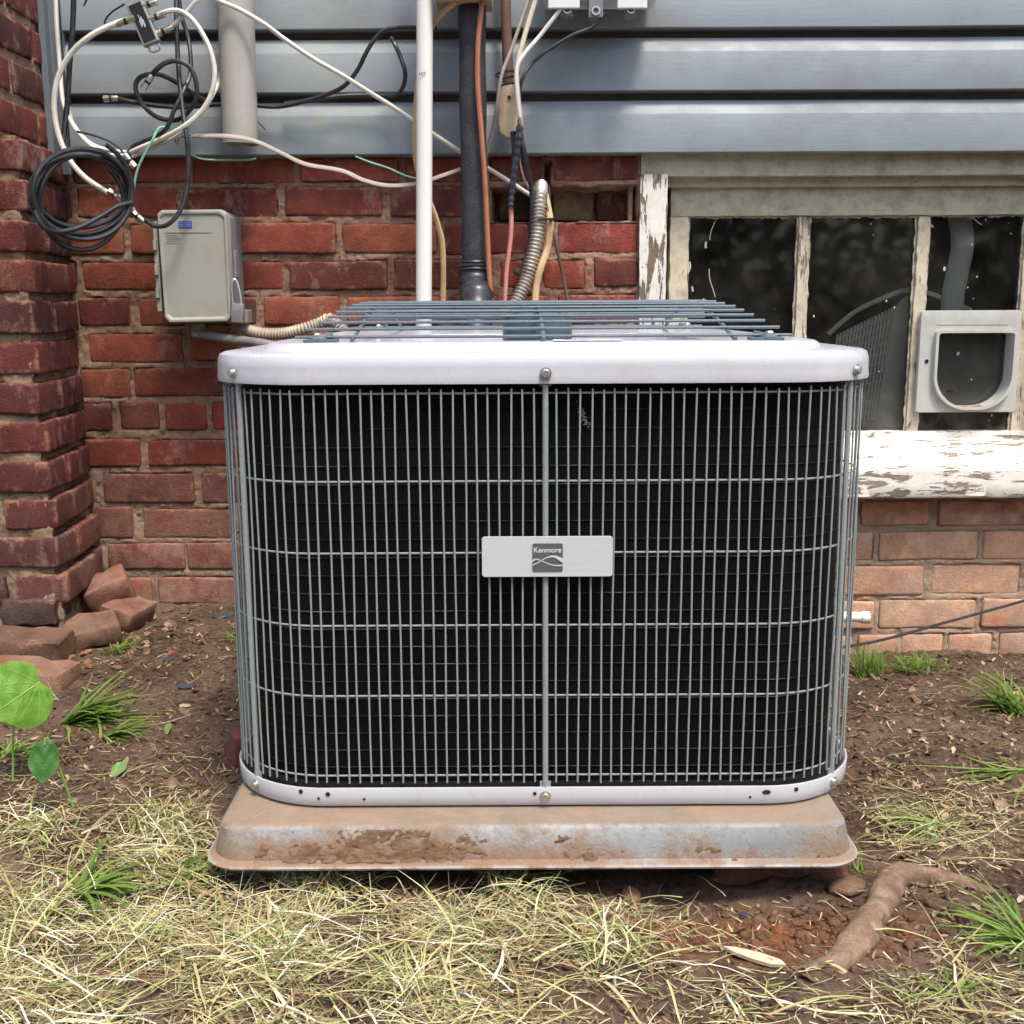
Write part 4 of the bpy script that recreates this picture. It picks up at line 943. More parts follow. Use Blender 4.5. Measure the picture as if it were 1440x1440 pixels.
cable('wire', [(764,262,2.24),(769,285,2.19),(774,312,2.16),(772,335,2.16),(769,352,2.16),(760,378,2.15),(754,405,2.15),(752,440,2.14)], .0068, TANCABLE, 'pale tan cable on the right side of the flexible steel conduit', 'wire')
cable('wire', [(762,268,2.2),(769,290,2.17),(777,322,2.17),(786,362,2.18),(792,390,2.19),(799,425,2.19)], .0030, simple('dull_brown_wire', (.11,.075,.065), .5), 'thin dull brown wire slanting to the right of the conduit', 'wire')
cable('wire', [(772,262,2.24),(773,280,2.23),(775,300,2.22),(776,318,2.2)], .002, BLACKCABLE, 'thin black stub of wire at the hole edge', 'wire')
o_, rs = corrug([P(761,262,2.24), P(760,275,2.18), P(758,300,2.165), P(756,325,2.16), P(750,358,2.155), P(741,390,2.15), P(728,420,2.14), P(715,445,2.13)], .0120, .0068, .13)
t = MB(); t.tube(o_, rs, 14); fc = tag(t.build('flexible_conduit', FLEXM, None, True), 'shiny ribbed steel conduit curving down out of the wall hole', 'conduit')
for nm, c, hx, hh, lab in (('cable_tie', P(714,101,2.125), .021, .0022, 'black cable tie around the rusty pipe and wires'), ('cable_tie', P(765,309,2.152), .022, .0018, 'black cable tie around the ribbed steel conduit'), ('cable_tie', P(718,118,2.125), .019, .0022, 'lower black cable tie just above the yellowed fitting')):
    t = MB(); loop = [Vector((c.x + hx*math.cos(a), c.y+.022 + .028*math.sin(a), c.z + .002*math.cos(a))) for a in np.linspace(0, 2*math.pi, 25)]; t.tube(loop, hh, 6, caps=False); t.cbox(Matrix.Translation((c.x+hx*.6, c.y-.003, c.z)), .004, .003, .003)
    tag(t.build(nm, BLACKM, None, True), lab, 'cable tie')
t = MB(); q = P(728,383,2.25); t.lathe([(0,.024),(.006,.022),(.008,.018),(.008,.014),(.005,.013),(.005,0)], Matrix.Translation(q) @ Matrix.Rotation(R(90),4,'X'), 12); tag(t.build('wall_bolt', RUST, None, 'sharp'), 'small rusty bolt head in the brick beside the flexible conduit', 'bolt')
cable('wire', [(500,220,2.21),(520,228,2.2),(545,236,2.2),(570,247,2.2),(590,252,2.2)], .0018, GREENCABLE, 'thin green wire below the siding left of the white pipe', 'wire')
# long white coax to the hole
cable('coax_cable', [(222,46,2.13),(240,38,2.13),(260,20,2.125),(275,3,2.12),(290,-6,2.12),(315,4,2.12),(340,15,2.12),(372,34,2.12),(400,55,2.13),(440,82,2.14),(480,105,2.15),(520,130,2.17),(560,155,2.185),(600,182,2.19),(650,215,2.195),(700,245,2.2),(748,276,2.22)], .0042, WHITECABLE, 'long white coaxial cable slanting down to the hole in the wall', 'cable')
cable('coax_cable', [(183,27,2.13),(160,34,2.12),(128,50,2.11),(100,75,2.11),(82,108,2.11),(76,145,2.11),(81,185,2.11),(96,222,2.11),(120,250,2.11),(155,273,2.11)], .0050, WHITECABLE, 'thick white coaxial cable making a big loop left of the splitter', 'cable')
cable('coax_cable', [(218,24,2.13),(232,17,2.12),(250,15,2.12),(268,25,2.11),(285,48,2.11),(297,75,2.11),(302,105,2.11),(296,135,2.11),(280,160,2.11),(255,180,2.11),(225,196,2.12),(195,209,2.13),(184,214,2.14)], .0046, WHITECABLE, 'white coaxial cable looping right of the splitter past the grey pipe', 'cable')
cable('coax_cable', [(312,100,2.19),(308,115,2.17),(299,133,2.14),(284,158,2.125),(258,183,2.125),(228,201,2.13),(196,215,2.14),(186,220,2.14)], .0040, WHITECABLE, 'second white coaxial cable emerging from behind the grey pipe', 'cable')
cable('coax_cable', [(78,-12,2.19),(80,40,2.185),(84,90,2.18),(88,140,2.16),(97,165,2.15),(108,184,2.14),(124,202,2.14),(150,217,2.14),(176,219,2.14)], .0040, WHITECABLE, 'thin white cable running down the siding corner trim', 'cable')
cable('coax_cable', [(96,150,2.17),(102,172,2.15),(118,194,2.15),(138,207,2.15),(160,212,2.15),(178,214,2.15)], .0036, WHITECABLE, 'short white cable behind the black cable coil', 'cable')
cable('coax_cable', [(104,-12,2.15),(102,40,2.15),(98,90,2.15),(95,140,2.15),(91,180,2.145),(88,205,2.14),(82,225,2.14)], .0052, BLACKCABLE, 'black cable hanging down beside the siding corner trim', 'cable')
cable('coax_cable', [(248,-12,2.16),(248,30,2.15),(250,80,2.14),(253,120,2.13),(257,155,2.12),(262,190,2.11),(265,225,2.11),(263,262,2.11),(254,295,2.10),(237,315,2.09),(219,318,2.09),(204,309,2.10)], .0044, BLACKCABLE, 'black coaxial cable sweeping down in front of the grey electrical box', 'cable')
cable('coax_cable', [(250,-12,2.17),(256,25,2.17),(264,50,2.17),(268,80,2.16),(267,105,2.15),(258,128,2.13),(245,155,2.12),(233,182,2.12),(212,195,2.13),(192,203,2.14),(183,212,2.14),(181,222,2.14)], .0040, BLACKCABLE, 'black cable curving down to the connectors above the coil', 'cable')
cable('coax_cable', [(209,112,2.13),(220,98,2.12),(234,88,2.12),(250,86,2.12),(266,94,2.12),(275,112,2.12),(276,138,2.12),(264,158,2.13),(247,169,2.14),(222,165,2.15),(203,150,2.16),(192,130,2.16),(192,115,2.16),(203,106,2.16),(225,105,2.17),(250,117,2.18),(272,132,2.19),(290,142,2.2)], .0044, BLACKCABLE, 'small round loop of black cable with a loose connector', 'cable')
cable('coax_cable', [(163,138,2.18),(190,144,2.18),(225,149,2.19),(262,151,2.2),(300,147,2.2),(345,147,2.2),(390,150,2.2),(430,142,2.19),(462,132,2.18),(485,120,2.17),(503,98,2.16),(515,74,2.15),(527,55,2.15),(542,42,2.15),(562,38,2.16),(592,39,2.18),(612,38,2.2)], .0042, BLACKCABLE, 'long black cable along the siding joint rising to the white pipe', 'cable')
cable('coax_cable', [(400,146,2.205),(440,141,2.2),(480,135,2.2),(523,134,2.2),(550,135,2.19),(562,130,2.18),(569,115,2.17),(569,98,2.16),(563,80,2.16),(556,64,2.16),(550,54,2.17)], .0040, BLACKCABLE, 'black cable end hooked upward left of the white pipe', 'cable')
cable('telephone_cable', [(250,199,2.14),(247,194,2.15),(255,191,2.14),(285,191,2.13),(325,192,2.12),(360,199,2.13),(395,215,2.15),(430,231,2.17),(480,240,2.18),(513,254,2.18),(547,261,2.18),(587,258,2.18),(625,246,2.18),(655,235,2.18)], .0064, GREYCABLE, 'sagging grey flat cable below the siding left of the white pipe', 'cable', flat=.5)
cable('wire', [(125,-8,2.15),(118,8,2.15)], .0018, BLACKCABLE, 'thin black wire end at the top left', 'wire')
cable('wire', [(175,6,2.13),(160,15,2.14),(150,25,2.15),(147,33,2.16)], .0016, BLACKCABLE, 'thin black wire left of the cable splitter', 'wire')
cable('ground_wire', [(250,190,2.14),(241,184,2.13),(232,179,2.12),(224,180,2.11),(219,187,2.105),(215,196,2.10),(206,212,2.10),(199,225,2.10),(193,240,2.10),(189,258,2.10),(187,276,2.10),(182,278,2.10),(175,273,2.10),(180,270,2.10),(187,277,2.10)], .0022, GREENCABLE, 'green ground wire tied to the metal coupling on the coil', 'wire')
cable('wire', [(263,213,2.17),(278,222,2.2),(300,225,2.215),(345,225,2.215),(360,223,2.215)], .002, GREENCABLE, 'dark green wire along the bottom of the siding', 'wire')
cable('wire', [(108,185,2.13),(130,190,2.12),(150,197,2.12),(168,208,2.12),(173,216,2.12)], .0020, BLACKCABLE, 'thin black wire arching above the cable coil', 'wire')
cable('wire', [(357,165,2.2),(365,174,2.19),(373,182,2.18)], .0013, BLACKCABLE, 'short thin wire end just right of the grey pipe', 'wire')
# coil of black cable
pts = []; N = 5*28
for k in range(N+18):
    a = R(-60) + 2*math.pi*k/28; tt = k/28
    rx = 66 + 6*math.sin(tt*1.9+.4) - (tt > 4)*3; ry = 66 + 7*math.cos(tt*2.3) - 2*tt
    cx = 115 + 3*math.sin(tt*2.7); cy = 272 - 5*math.cos(tt*1.3) + (8 if 2 < tt < 3 else 0)
    D_ = float(np.interp(cx + rx*math.cos(a), [45, 110, 190], [1.955, 2.02, 2.09])) - .008*math.sin(tt*2.2)
    pts.append(P(cx + rx*math.cos(a), cy + ry*math.sin(a), D_ + .005*(k//28)))
t = MB(); t.tube(spline(pts, 3), .0045, 8)
tail = spline([P(118,300,2.12), P(95,318,2.11), P(62,322,2.10), P(52,300,2.10)], 8)
tl = spline([P(185,285,2.08), P(165,290,2.06), P(140,305,2.04), P(110,320,2.01), P(80,326,1.98), P(60,318,1.955), P(48,296,1.95)], 8); t.tube(tl, .0045, 8)
tag(t.build('cable_coil', BLACKCABLE, None, True), 'coiled bundle of black cable hanging in front of the corner brick', 'cable coil')
# connectors
CONN = simple('nickel_connector', (.52,.48,.40), .32, .85, .2, 150)
def connector(pa, pb, D, label, Db=None):
    a, b = P(*pa, D), P(*pb, Db or D); d = b-a; L = d.length; M = Matrix.Translation(a) @ d.to_track_quat('Z','Y').to_matrix().to_4x4()
    o = thing('connector', a, label, 'connector', 'coaxial connectors')
    t = MB(); t.lathe([(0,0),(.0062,0),(.0062,L*.32),(.0050,L*.34),(.0050,L*.42)], M, 6); t.build('nut', CONN, o, 'sharp')
    t = MB(); t.lathe([(.0058,L*.42),(.0058,L*.56)], M, 14); t.build('seal', BLACKM, o)
    t = MB(); t.lathe([(.0054,L*.56),(.0054,L*.9),(.0046,L),(0,L)], M, 14); t.build('sleeve', CONN, o, 'sharp'); adopt(o)
connector((190,25),(163,35), 2.122, 'connector on the left port of the splitter, end of the big white loop')
connector((208,28),(232,20), 2.125, 'connector on the upper right port of the splitter')
connector((217,50),(243,38), 2.13, 'connector on the lower right port of the splitter')
connector((197,10),(222,2), 2.125, 'connector on the top end of the splitter')
connector((201,125),(214,106), 2.125, 'loose connector on the small black loop')
connector((146,139),(166,138), 2.178, 'connector on the left end of the long black cable')
connector((190,235),(176,217), 2.13, 'connector near the top right of the black coil')
connector((178,236),(168,220), 2.125, 'connector overlapping the top right of the black coil')
connector((153,268),(168,280), 2.105, 'connector at the lower end of the big white loop')
connector((184,296),(203,312), 2.100, 'connector where the sweeping black cable meets the metal coupling')
t = MB(); a, b = P(165,277,2.103), P(188,298,2.10); t.tube([a, a.lerp(b,.5), b], .0068, 6); gb = tag(t.build('ground_coupling', CONN, None, 'sharp'), 'long metal coupling joining white and black cables on the coil', 'coupling')
t = MB(); q = P(172,270,2.098); M = Matrix.Translation(q) @ Matrix.Rotation(R(38), 4, 'Y'); t.cbox(M, .013, .002, .0015); t.cbox(M @ Matrix.Translation((-.012,0,.004)), .0012, .003, .006); t.build('clamp_screw', STEEL, gb)
# splitter
sp = thing('cable_splitter', P(203, 30, 2.13), 'black and silver cable splitter hanging with four connectors', 'splitter')
c = P(202, 33, 2.128); M = Matrix.Translation(c) @ Matrix.Rotation(R(21), 4, 'Y') @ Matrix.Rotation(math.pi, 4, 'Y')
M = Matrix.Translation(c) @ Matrix.Rotation(R(-21), 4, 'Y')
t = MB(); t.cbox(M, .0155, .008, .0375); t.build('body', simple('splitter_zinc', (.40,.38,.34), .4, .7), sp, False, .0015)
t = MB(); t.cbox(M @ Matrix.Translation((0,-.0085,0)), .0115, .0008, .033); pl = t.build('label_plate', BLACKM, sp)
for k in range(5):
    t = MB(); t.cbox(M @ Matrix.Translation((-.003+.0016*k,-.0096,.002*((k*3)%4)-.002)), .0004, .0002, .006+.004*(k%2)); t.build('print_line', STK, pl)
t = MB(); lp = [M @ Vector((x, .004, z)) for x, z in ((-.009,-.036),(-.010,-.046),(-.004,-.050),(.006,-.050),(.010,-.046),(.009,-.036))]; t.tube(lp, .0018, 6); t.build('mounting_tab', STEEL, sp, True)
adopt(sp)

# ------------------------------------------------------------------ electrical disconnect
DD = 2.13
db = thing('electrical_box', P(272, 458, DD+.03), 'grey plastic electrical disconnect box with blue label on the brick wall', 'electrical box')
def bpq(px_, py_, D): q = P(px_, py_, D); return (q.x, q.z)
lid = [bpq(220,300,DD), bpq(226,295,DD), bpq(310,294,DD), bpq(318,300,DD), bpq(325,448,DD), bpq(320,453,DD), bpq(238,455,DD), bpq(231,448,DD)]
def inset(loop, k): cx = sum(p[0] for p in loop)/len(loop); cz = sum(p[1] for p in loop)/len(loop); return [(cx+(x-cx)*k, cz+(z-cz)*k) for x, z in loop]
t = MB(); n = len(lid); lv = [(lid, DD+.030), (lid, DD+.006), (inset(lid,.975), DD), (inset(lid,.93), DD), (inset(lid,.90), DD+.003), (inset(lid,.87), DD+.003)]
for lp, y in lv: t.v.extend([(x, y, z) for x, z in lp])
for k in range(len(lv)-1):
    for j in range(n): t.f.append((k*n+j, k*n+(j+1)%n, (k+1)*n+(j+1)%n, (k+1)*n+j)); t.m.append(0)
t.f.append(tuple((len(lv)-1)*n+j for j in range(n))); t.m.append(0); t.build('lid', BOXM, db, 'sharp', .001)
t = MB(); t.poly(inset(lid, .985), DD+.031, 2.25); t.build('back_box', BOXM2, db, 'sharp', .002)
rgt = [bpq(318,300,DD+.01), bpq(324,306,DD+.01), bpq(330,446,DD+.01), bpq(322,450,DD+.01)]; t = MB(); t.poly(rgt, DD+.008, DD+.05); t.build('rim', BOXM2, db, False, .001)
t = MB(); t.poly([bpq(216,312,DD+.02), bpq(222,312,DD+.02), bpq(230,438,DD+.02), bpq(223,438,DD+.02)], DD+.012, DD+.034); t.build('hinge', BOXM, db, False, .0015)
for y_ in (345, 380, 412):
    q = P(218+(y_-312)*.06, y_, DD+.02); t = MB(); t.tube([q+Vector((0,-.01,-.009)), q+Vector((0,-.01,.009))], .0042, 10); t.build('hinge_knuckle', BOXM, db, 'sharp')
BLUE = simple('label_blue', (.035,.06,.30), .4, 0, .03); q0, q1 = bpq(251,320,DD), bpq(269,310.5,DD)
t = MB(); t.box((q0[0], DD+.0015, q0[1]), (q1[0], DD+.0032, q1[1])); lb_ = t.build('blue_label', BLUE, db)
for k in range(3):
    z = q0[1] + (q1[1]-q0[1])*(.2+.3*k); t = MB(); t.box((q0[0]+.002, DD+.0011, z-.0005), (q1[0]-.002, DD+.0016, z+.0006)); t.build('label_line', simple('label_pale', (.25,.30,.50), .5), lb_)
q0, q1 = bpq(232,327,DD), bpq(297,326,DD); t = MB(); t.box((q0[0], DD+.0022, q0[1]-.0008), (q1[0], DD+.0034, q0[1]+.0006)); t.build('moulded_line', BOXM2, db)
for k in range(5):
    q0 = bpq(233, 331+k*2.8, DD); t = MB(); t.box((q0[0], DD+.0024, q0[1]-.0003), (q0[0]+.020+.004*((k*7)%3), DD+.0033, q0[1]+.0004)); t.build('moulded_text', BOXM2, db)
t = MB(); q = P(328, 370, DD+.03); t.box((q.x-.006, DD+.025, q.z-.028), (q.x+.006, DD+.05, q.z+.024)); t.build('hasp', BOXM2, db, False, .003)
t = MB(); q = P(334, 452, 2.17); t.box((q.x-.02, 2.16, q.z-.004), (q.x+.022, 2.2, q.z+.022)); t.build('lower_ear', BOXM2, db, False, .003)
adopt(db)
pk = thing('padlock', P(334, 448, DD+.01), 'small steel padlock hanging at the right of the grey box', 'padlock')
c = P(335, 440, DD-.004); t = MB(); t.cbox(Matrix.Translation(c) @ Matrix.Rotation(R(4),4,'Y'), .0112, .007, .0175); t.build('lock_body', simple('lock_steel', (.30,.29,.27), .35, .5, .3, 160), pk, 'sharp', .002)
t = MB(); pts = [P(328,432,DD+.005), P(326.5,415,DD+.005), P(326,402,DD+.005), P(328,394,DD+.006), P(331.5,394,DD+.007), P(335,403,DD+.006), P(338,418,DD+.005), P(339,432,DD+.005)]; t.tube(spline(pts, 5), .0022, 8); t.build('shackle', STEEL, pk, True)
adopt(pk)
t = MB(); pts = spline([P(275,457,2.19), P(279,468,2.18), P(300,473,2.17), P(333,479,2.14), P(380,486,2.08), Vector((-.33,2.08,.555)), Vector((-.27,2.07,.50)), Vector((-.25,2.02,.46))], 8); t.tube(pts, .0092, 12)
gc = tag(t.build('conduit', simple('grey_conduit', (.17,.165,.16), .55, 0, .2, 60, 0, (.28,.26,.23), .5), None, True), 'smooth grey conduit from the box bottom to the air conditioner', 'conduit')
t = MB(); q = P(279,464,2.185); t.lathe([(.013,.012),(.013,-.004),(.015,-.004),(.015,-.012),(.011,-.014)], Matrix.Translation(q), 8); t.build('conduit_fitting', BOXM, gc, 'sharp')
o_, rs = corrug([P(330,455,2.2), P(345,463,2.19), P(367,469,2.17), P(400,469,2.16), P(425,463,2.15), P(450,455,2.15), P(470,452,2.14), Vector((-.27,2.12,.56)), Vector((-.22,2.09,.50)), Vector((-.20,2.03,.46))], .0105, .0062, .14)
t = MB(); t.tube(o_, rs, 12); bc = tag(t.build('corrugated_conduit', BEIGECONDUIT, None, True), 'beige corrugated conduit on the brick beside the padlock', 'conduit')
t = MB(); q = P(444, 446, 2.235); t.box((q.x-.006, 2.232, q.z-.012), (q.x+.006, 2.236, q.z+.016)); t.build('pipe_strap', RUST, bc, False, .001)

# white stub pipe and black cable at the right
t = MB(); a, b = P(1180,867,1.97), P(1222,868,1.97); t.tube([a, b], .0095, 16); t.tube([b-Vector((.014,0,0)), b], .0112, 16); tag(t.build('stub_pipe', WHITEPVC, None, 'sharp'), 'white plastic pipe stub poking out right of the air conditioner', 'pipe')
cable('ground_cable', [(1180,911,1.9),(1240,900,1.98),(1320,878,2.06),(1400,856,2.13),(1450,842,2.17),(1560,812,2.22)], .0028, BLACKCABLE, 'thin black cable stretched over the low bricks at right', 'cable')

# ------------------------------------------------------------------ loose bricks and root
def rubble(px_, py_, L, H, W, rot, tilt, col, label, dz=0, D=None):
    q = G(px_, py_, 0)
    for _ in range(6): q = G(px_, py_, gz(q.x, min(q.y, 2.2)) + dz)
    y = D or min(q.y, 2.22); x = ray(px_, py_).x * (y/ray(px_, py_).y)
    L *= .82; W *= .85; H *= .88; me_ = brick_mesh(L, W, H, px_*.37); V = np.zeros(len(me_.vertices)*3); me_.vertices.foreach_get('co', V); V = V.reshape(-1,3)
    e = fbm(V[:,0], V[:,2], 22, 3, px_, V[:,1]); V += (e[:,None])*.005*np.sign(V) + .0035*fbm(V[:,0], V[:,2], 75, 3, px_+3, V[:,1])[:,None]*np.sign(V); me_.vertices.foreach_set('co', V.ravel()); me_.update()
    o = link('loose_brick', me_); o.location = (x, y, gz(x, y) + dz + H*.22); o.rotation_euler = (tilt[0], tilt[1], rot); o.color = (*col, 1); tag(o, label, 'brick', 'fallen bricks at the foot of the chimney'); return o
rubble(150, 830, .11, .055, .09, .3, (.25,-.35), (.19,.07,.045), 'broken orange brick leaning on the wall corner', .045, 2.16)
rubble(178, 852, .085, .05, .09, -.3, (.1,.25), (.16,.062,.042), 'squarish orange brick piece below the leaning brick', .02, 2.12)
rubble(128, 882, .12, .05, .09, .5, (.15,-.12), (.15,.085,.055), 'brown brick lying at an angle on the soil below the wall corner', .01, 2.02)
rubble(50, 835, .12, .055, .09, .0, (.0,.03), (.06,.038,.032), 'dark sooty brick at the foot of the chimney', .055, 2.03)
rubble(40, 888, .16, .055, .10, .05, (.05,.05), (.13,.075,.05), 'large brown brick beside the chimney foot, upper of two', .012, 1.93)
rubble(48, 925, .15, .045, .09, -.12, (.0,.08), (.24,.14,.10), 'pale topped broken brick in front of the chimney foot', .004, 1.83)
rubble(2, 912, .07, .04, .06, .3, (.1,0), (.22,.10,.06), 'small orange brick chip at the left edge', .004, 1.86)
rubble(352, 1012, .08, .080, .06, .5, (0,0), (.17,.05,.045), 'pinkish red brick end half hidden behind the air conditioner', .0, 1.58)
WOOD = Mat('root_bark', .9, 0, .2); WOOD.base(WOOD.ramp(WOOD.noise(28, 8, .75), [(.3,(.11,.065,.04)),(.5,(.24,.155,.10)),(.68,(.42,.30,.20))])).bump(WOOD.noise(70, 8, .8), .005); WOOD = WOOD.m
def onz(px_, py_, dz=0):
    q = G(px_, py_, 0)
    for _ in range(6): q = G(px_, py_, gz(q.x, q.y) + dz)
    return q
rpts = [(1400,1262,-.008,.008),(1345,1240,.000,.012),(1300,1232,.004,.015),(1266,1232,.008,.0175),(1248,1252,.011,.018),(1232,1282,.011,.0185),(1214,1312,.009,.0185),(1194,1342,.005,.018),(1165,1362,-.003,.016),(1120,1374,-.014,.013)]
rr_ = [onz(a, b, c) for a, b, c, d in rpts]; sp_ = spline(rr_, 10); rad = np.interp(np.arange(len(sp_))/10, range(len(rpts)), [d for *_, d in rpts])
t = MB(); t.tube(sp_, list(rad*.84), 20); V = np.array(t.v); e = fbm(V[:,0], V[:,1], 28, 4, 3, V[:,2]); 
cen = np.repeat(np.array([list(p) for p in sp_]), 20, 0); V = cen + (V-cen)*(1+.20*e[:,None]+.15*np.abs(fbm(V[:,0], V[:,1], 90, 4, 5, V[:,2]))[:,None]); t.v = [tuple(p) for p in V]
for (i_, ddx, ddy) in ((18,-.03,-.02),(34,.04,.0),(48,-.045,.012),(60,.05,-.015),(72,-.03,-.03)):
    b0 = sp_[i_]; e0 = (b0.x+ddx, b0.y+ddy); t.tube(spline([b0, (b0.x+ddx*.5, b0.y+ddy*.3, gz(b0.x+ddx*.5, b0.y+ddy*.3)+.005), (*e0, gz(*e0)-.002)], 5), [.0035,.0033,.003,.0028,.0026,.0024,.0022,.002,.0018,.0016,.0014], 7)
tag(t.build('tree_root', WOOD, None, 'all'), 'thick crooked brown tree root surfacing on the bare soil at lower right', 'root')

# ------------------------------------------------------------------ soil clods, chips
cl = MB()
for k in range(6500):
    if k < 1300: x, y = random.gauss(.27, .15), random.gauss(1.125, .05); big = .0065
    else: x, y = random.uniform(-1.1, 1.25), random.uniform(.85, 2.2); big = .0045
    if y > 1.20 and abs(x-AX) < .42 and y < 2.0: continue
    r = big*random.random()**2.6 + .0009; clod(cl, (x, y, gz(x, y) + r*.25), r, k*.31, .75)
o = cl.build('soil_clods', SOIL, None, 'all'); tag(o, 'crumbs and lumps of brown and red soil scattered over the ground', 'soil', None, 'stuff')
frag = MB()
for k in range(120):
    px_, py_ = (random.gauss(95, 75), random.gauss(890, 28))
    q = onz(px_, py_); r = random.uniform(.002, .011)
    if q.y > 2.2: continue
    clod(frag, (q.x, q.y, q.z+r*.2), r, k*.77, .6)
o = frag.build('brick_crumbs', BRICK, None, False); o.color = (.20,.075,.048,1); tag(o, 'crumbs of broken brick scattered on the soil', 'brick crumbs', None, 'stuff')
for (px_, py_, r, lab) in ((1190,1252,.017,'orange clay lump beside the tree root'),(886,1262,.014,'flat reddish clay lump in front of the pad'),(1010,1238,.010,'crumbly clay lump just below the pad edge')):
    t = MB(); q = onz(px_, py_); clod(t, (q.x, q.y, q.z+r*.25), r, px_, .55); t.v = t.v
    tag(t.build('clay_lump', MUD, None, 'all'), lab, 'clay lump')
# litter: bark and dead leaf fragments
LIT = straw_mat('leaf_litter', [(0,(.05,.03,.02)),(.30,(.12,.065,.04)),(.65,(.22,.135,.08)),(.88,(.36,.26,.16)),(.95,(.46,.37,.25)),(1,(.03,.035,.045))], .05)
lt = MB()
for k in range(13000):
    x, y = random.uniform(-1.15, 1.25), random.uniform(.85, 2.23)
    if y > 1.22 and abs(x-AX) < .40 and y < 2.0: continue
    if y < 1.2 and random.random() < .3: continue
    s = random.uniform(.002, .008)*(2.0 if random.random() < .08 else 1); w = s*random.uniform(.12,.5); z = gz(x, y)
    M = Matrix.Translation((x, y, z+.0018)) @ Euler((random.gauss(0,.35), random.gauss(0,.35), random.random()*6.3)).to_matrix().to_4x4()
    c = random.uniform(-.3,.3)*w
    vs = [M @ Vector(p) for p in ((-s,0,0),(-s*.4,w,c),(s*.5,w*.8,c),(s,0,-c*.4),(s*.4,-w*.9,c),(-s*.5,-w,c*.7),(0,0,-.0004))]
    lt.add(vs, [(0,6,1),(1,6,2),(2,6,3),(3,6,4),(4,6,5),(5,6,0)])
tag(lt.build('leaf_litter', LIT, None), 'brown bark chips and dead leaf crumbs strewn over the soil', 'litter', None, 'stuff')

# ------------------------------------------------------------------ grass, straw
def blade(mb, p, d, L, w, bend, curl, n=5, z0=0, follow=True):
    """ribbon starting at p heading d (horizontal angle), rising by bend and falling by curl"""
    pts = []; x, y, z = p; a = d; el = bend; s = L/n; vs = []
    for i in range(n+1):
        pts.append((x, y, z, a)); x += math.cos(a)*math.cos(el)*s; y += math.sin(a)*math.cos(el)*s; z += math.sin(el)*s; el -= curl/n; a += random.gauss(0, .085) + (random.gauss(0, .7) if random.random() < .035 else 0)
    for i, (x, y, z, a) in enumerate(pts):
        ww = w*(1-.85*(i/n)**2.2)*.5; tw = random.gauss(0,.0)
        if follow: z = max(z, z0 + .001 + random.random()*.0005)
        vs += [(x - math.sin(a)*ww, y + math.cos(a)*ww, z), (x, y, z - ww*.35), (x + math.sin(a)*ww, y - math.cos(a)*ww, z)]
    mb.add(vs, [q for i in range(n) for q in ((3*i,3*i+1,3*i+4,3*i+3),(3*i+1,3*i+2,3*i+5,3*i+4))])
_sd = {}
def strawdens(px_, py_):
    k = (int(px_/5), int(py_/5))
    if k not in _sd: _sd[k] = strawdens_at(k[0]*5+2.5, k[1]*5+2.5)
    return _sd[k]
def strawdens_at(px_, py_):
    f = 0
    edge = np.interp(px_, [-200,0,120,200,260,330,440,520,640,760,880,960,1060,1200,1300,1440,1700], [1160,1165,1190,1185,1150,1165,1195,1245,1262,1235,1240,1270,1375,1395,1345,1310,1300])
    f = 1/(1+math.exp(-(py_-edge)/14))
    right = np.interp(px_, [460,620,900,1050,1200,1450], [1,.85,.75,.48,.36,.42]); f *= np.interp(py_, [1230,1330], [.72, 1]) if px_ > 450 else 1; f *= right
    f *= np.clip(.60 + 1.1*float(vnoise(np.array([px_*.010]), np.array([py_*.017]))[0]), .10, 1.1)
    sm = math.exp(-((px_-240)/40)**2-((py_-1155)/18)**2)*.7 + math.exp(-((px_-425)/45)**2-((py_-1215)/28)**2)*1.2
    rt = .22*math.exp(-((px_-1290)/110)**2-((py_-1150)/60)**2) + (.075 if py_ < 1200 else 0)
    return min(1, f + sm + rt)
DRY = straw_mat('dry_grass', [(0,(.17,.10,.05)),(.12,(.30,.20,.10)),(.28,(.50,.41,.20)),(.50,(.68,.61,.32)),(.64,(.40,.45,.16)),(.78,(.76,.70,.44)),(.92,(.84,.80,.62)),(1,(.88,.86,.76))])
GRN = straw_mat('wilted_green_grass', [(0,(.12,.18,.06)),(.4,(.20,.29,.09)),(.7,(.32,.42,.13)),(1,(.46,.54,.20))])
FRESH = straw_mat('fresh_grass', [(0,(.08,.18,.02)),(.5,(.14,.28,.035)),(1,(.25,.38,.07))], .4)
dry = MB(); grn = MB(); cnt = 0
while cnt < 13500:
    x, y = random.uniform(-.95, 1.1), random.uniform(.80, 2.0)
    if y > 1.50 and random.random() < .6: continue
    if y > 1.215 and abs(x-AX) < .44: continue
    px_, py_ = proj(x, y, 0)
    dn_ = strawdens(px_, min(py_, 1440)) 
    if py_ > 1480 and random.random() < .6: continue
    if random.random() > dn_: continue
    cnt += 1; z = gz(x, y); h = (.012 + .018*max(0, float(vnoise(np.array([x*13+5]), np.array([y*15]))[0])))*dn_*random.random()**1.3
    kind = random.random(); L = .010 + .075*random.random()**2.1; w = .0005 + .0022*random.random()**2.4
    green = kind < (.20 + .30*float(vnoise(np.array([x*9]), np.array([y*12]))[0]))
    blade(grn if green else dry, (x, y, z+h+.001), random.random()*6.28 if random.random() < .55 else random.gauss(0, .6)+(math.pi if random.random() < .5 else 0), L, w, random.gauss(.03,.20), random.gauss(.20,.5), 5, z+h*.3)
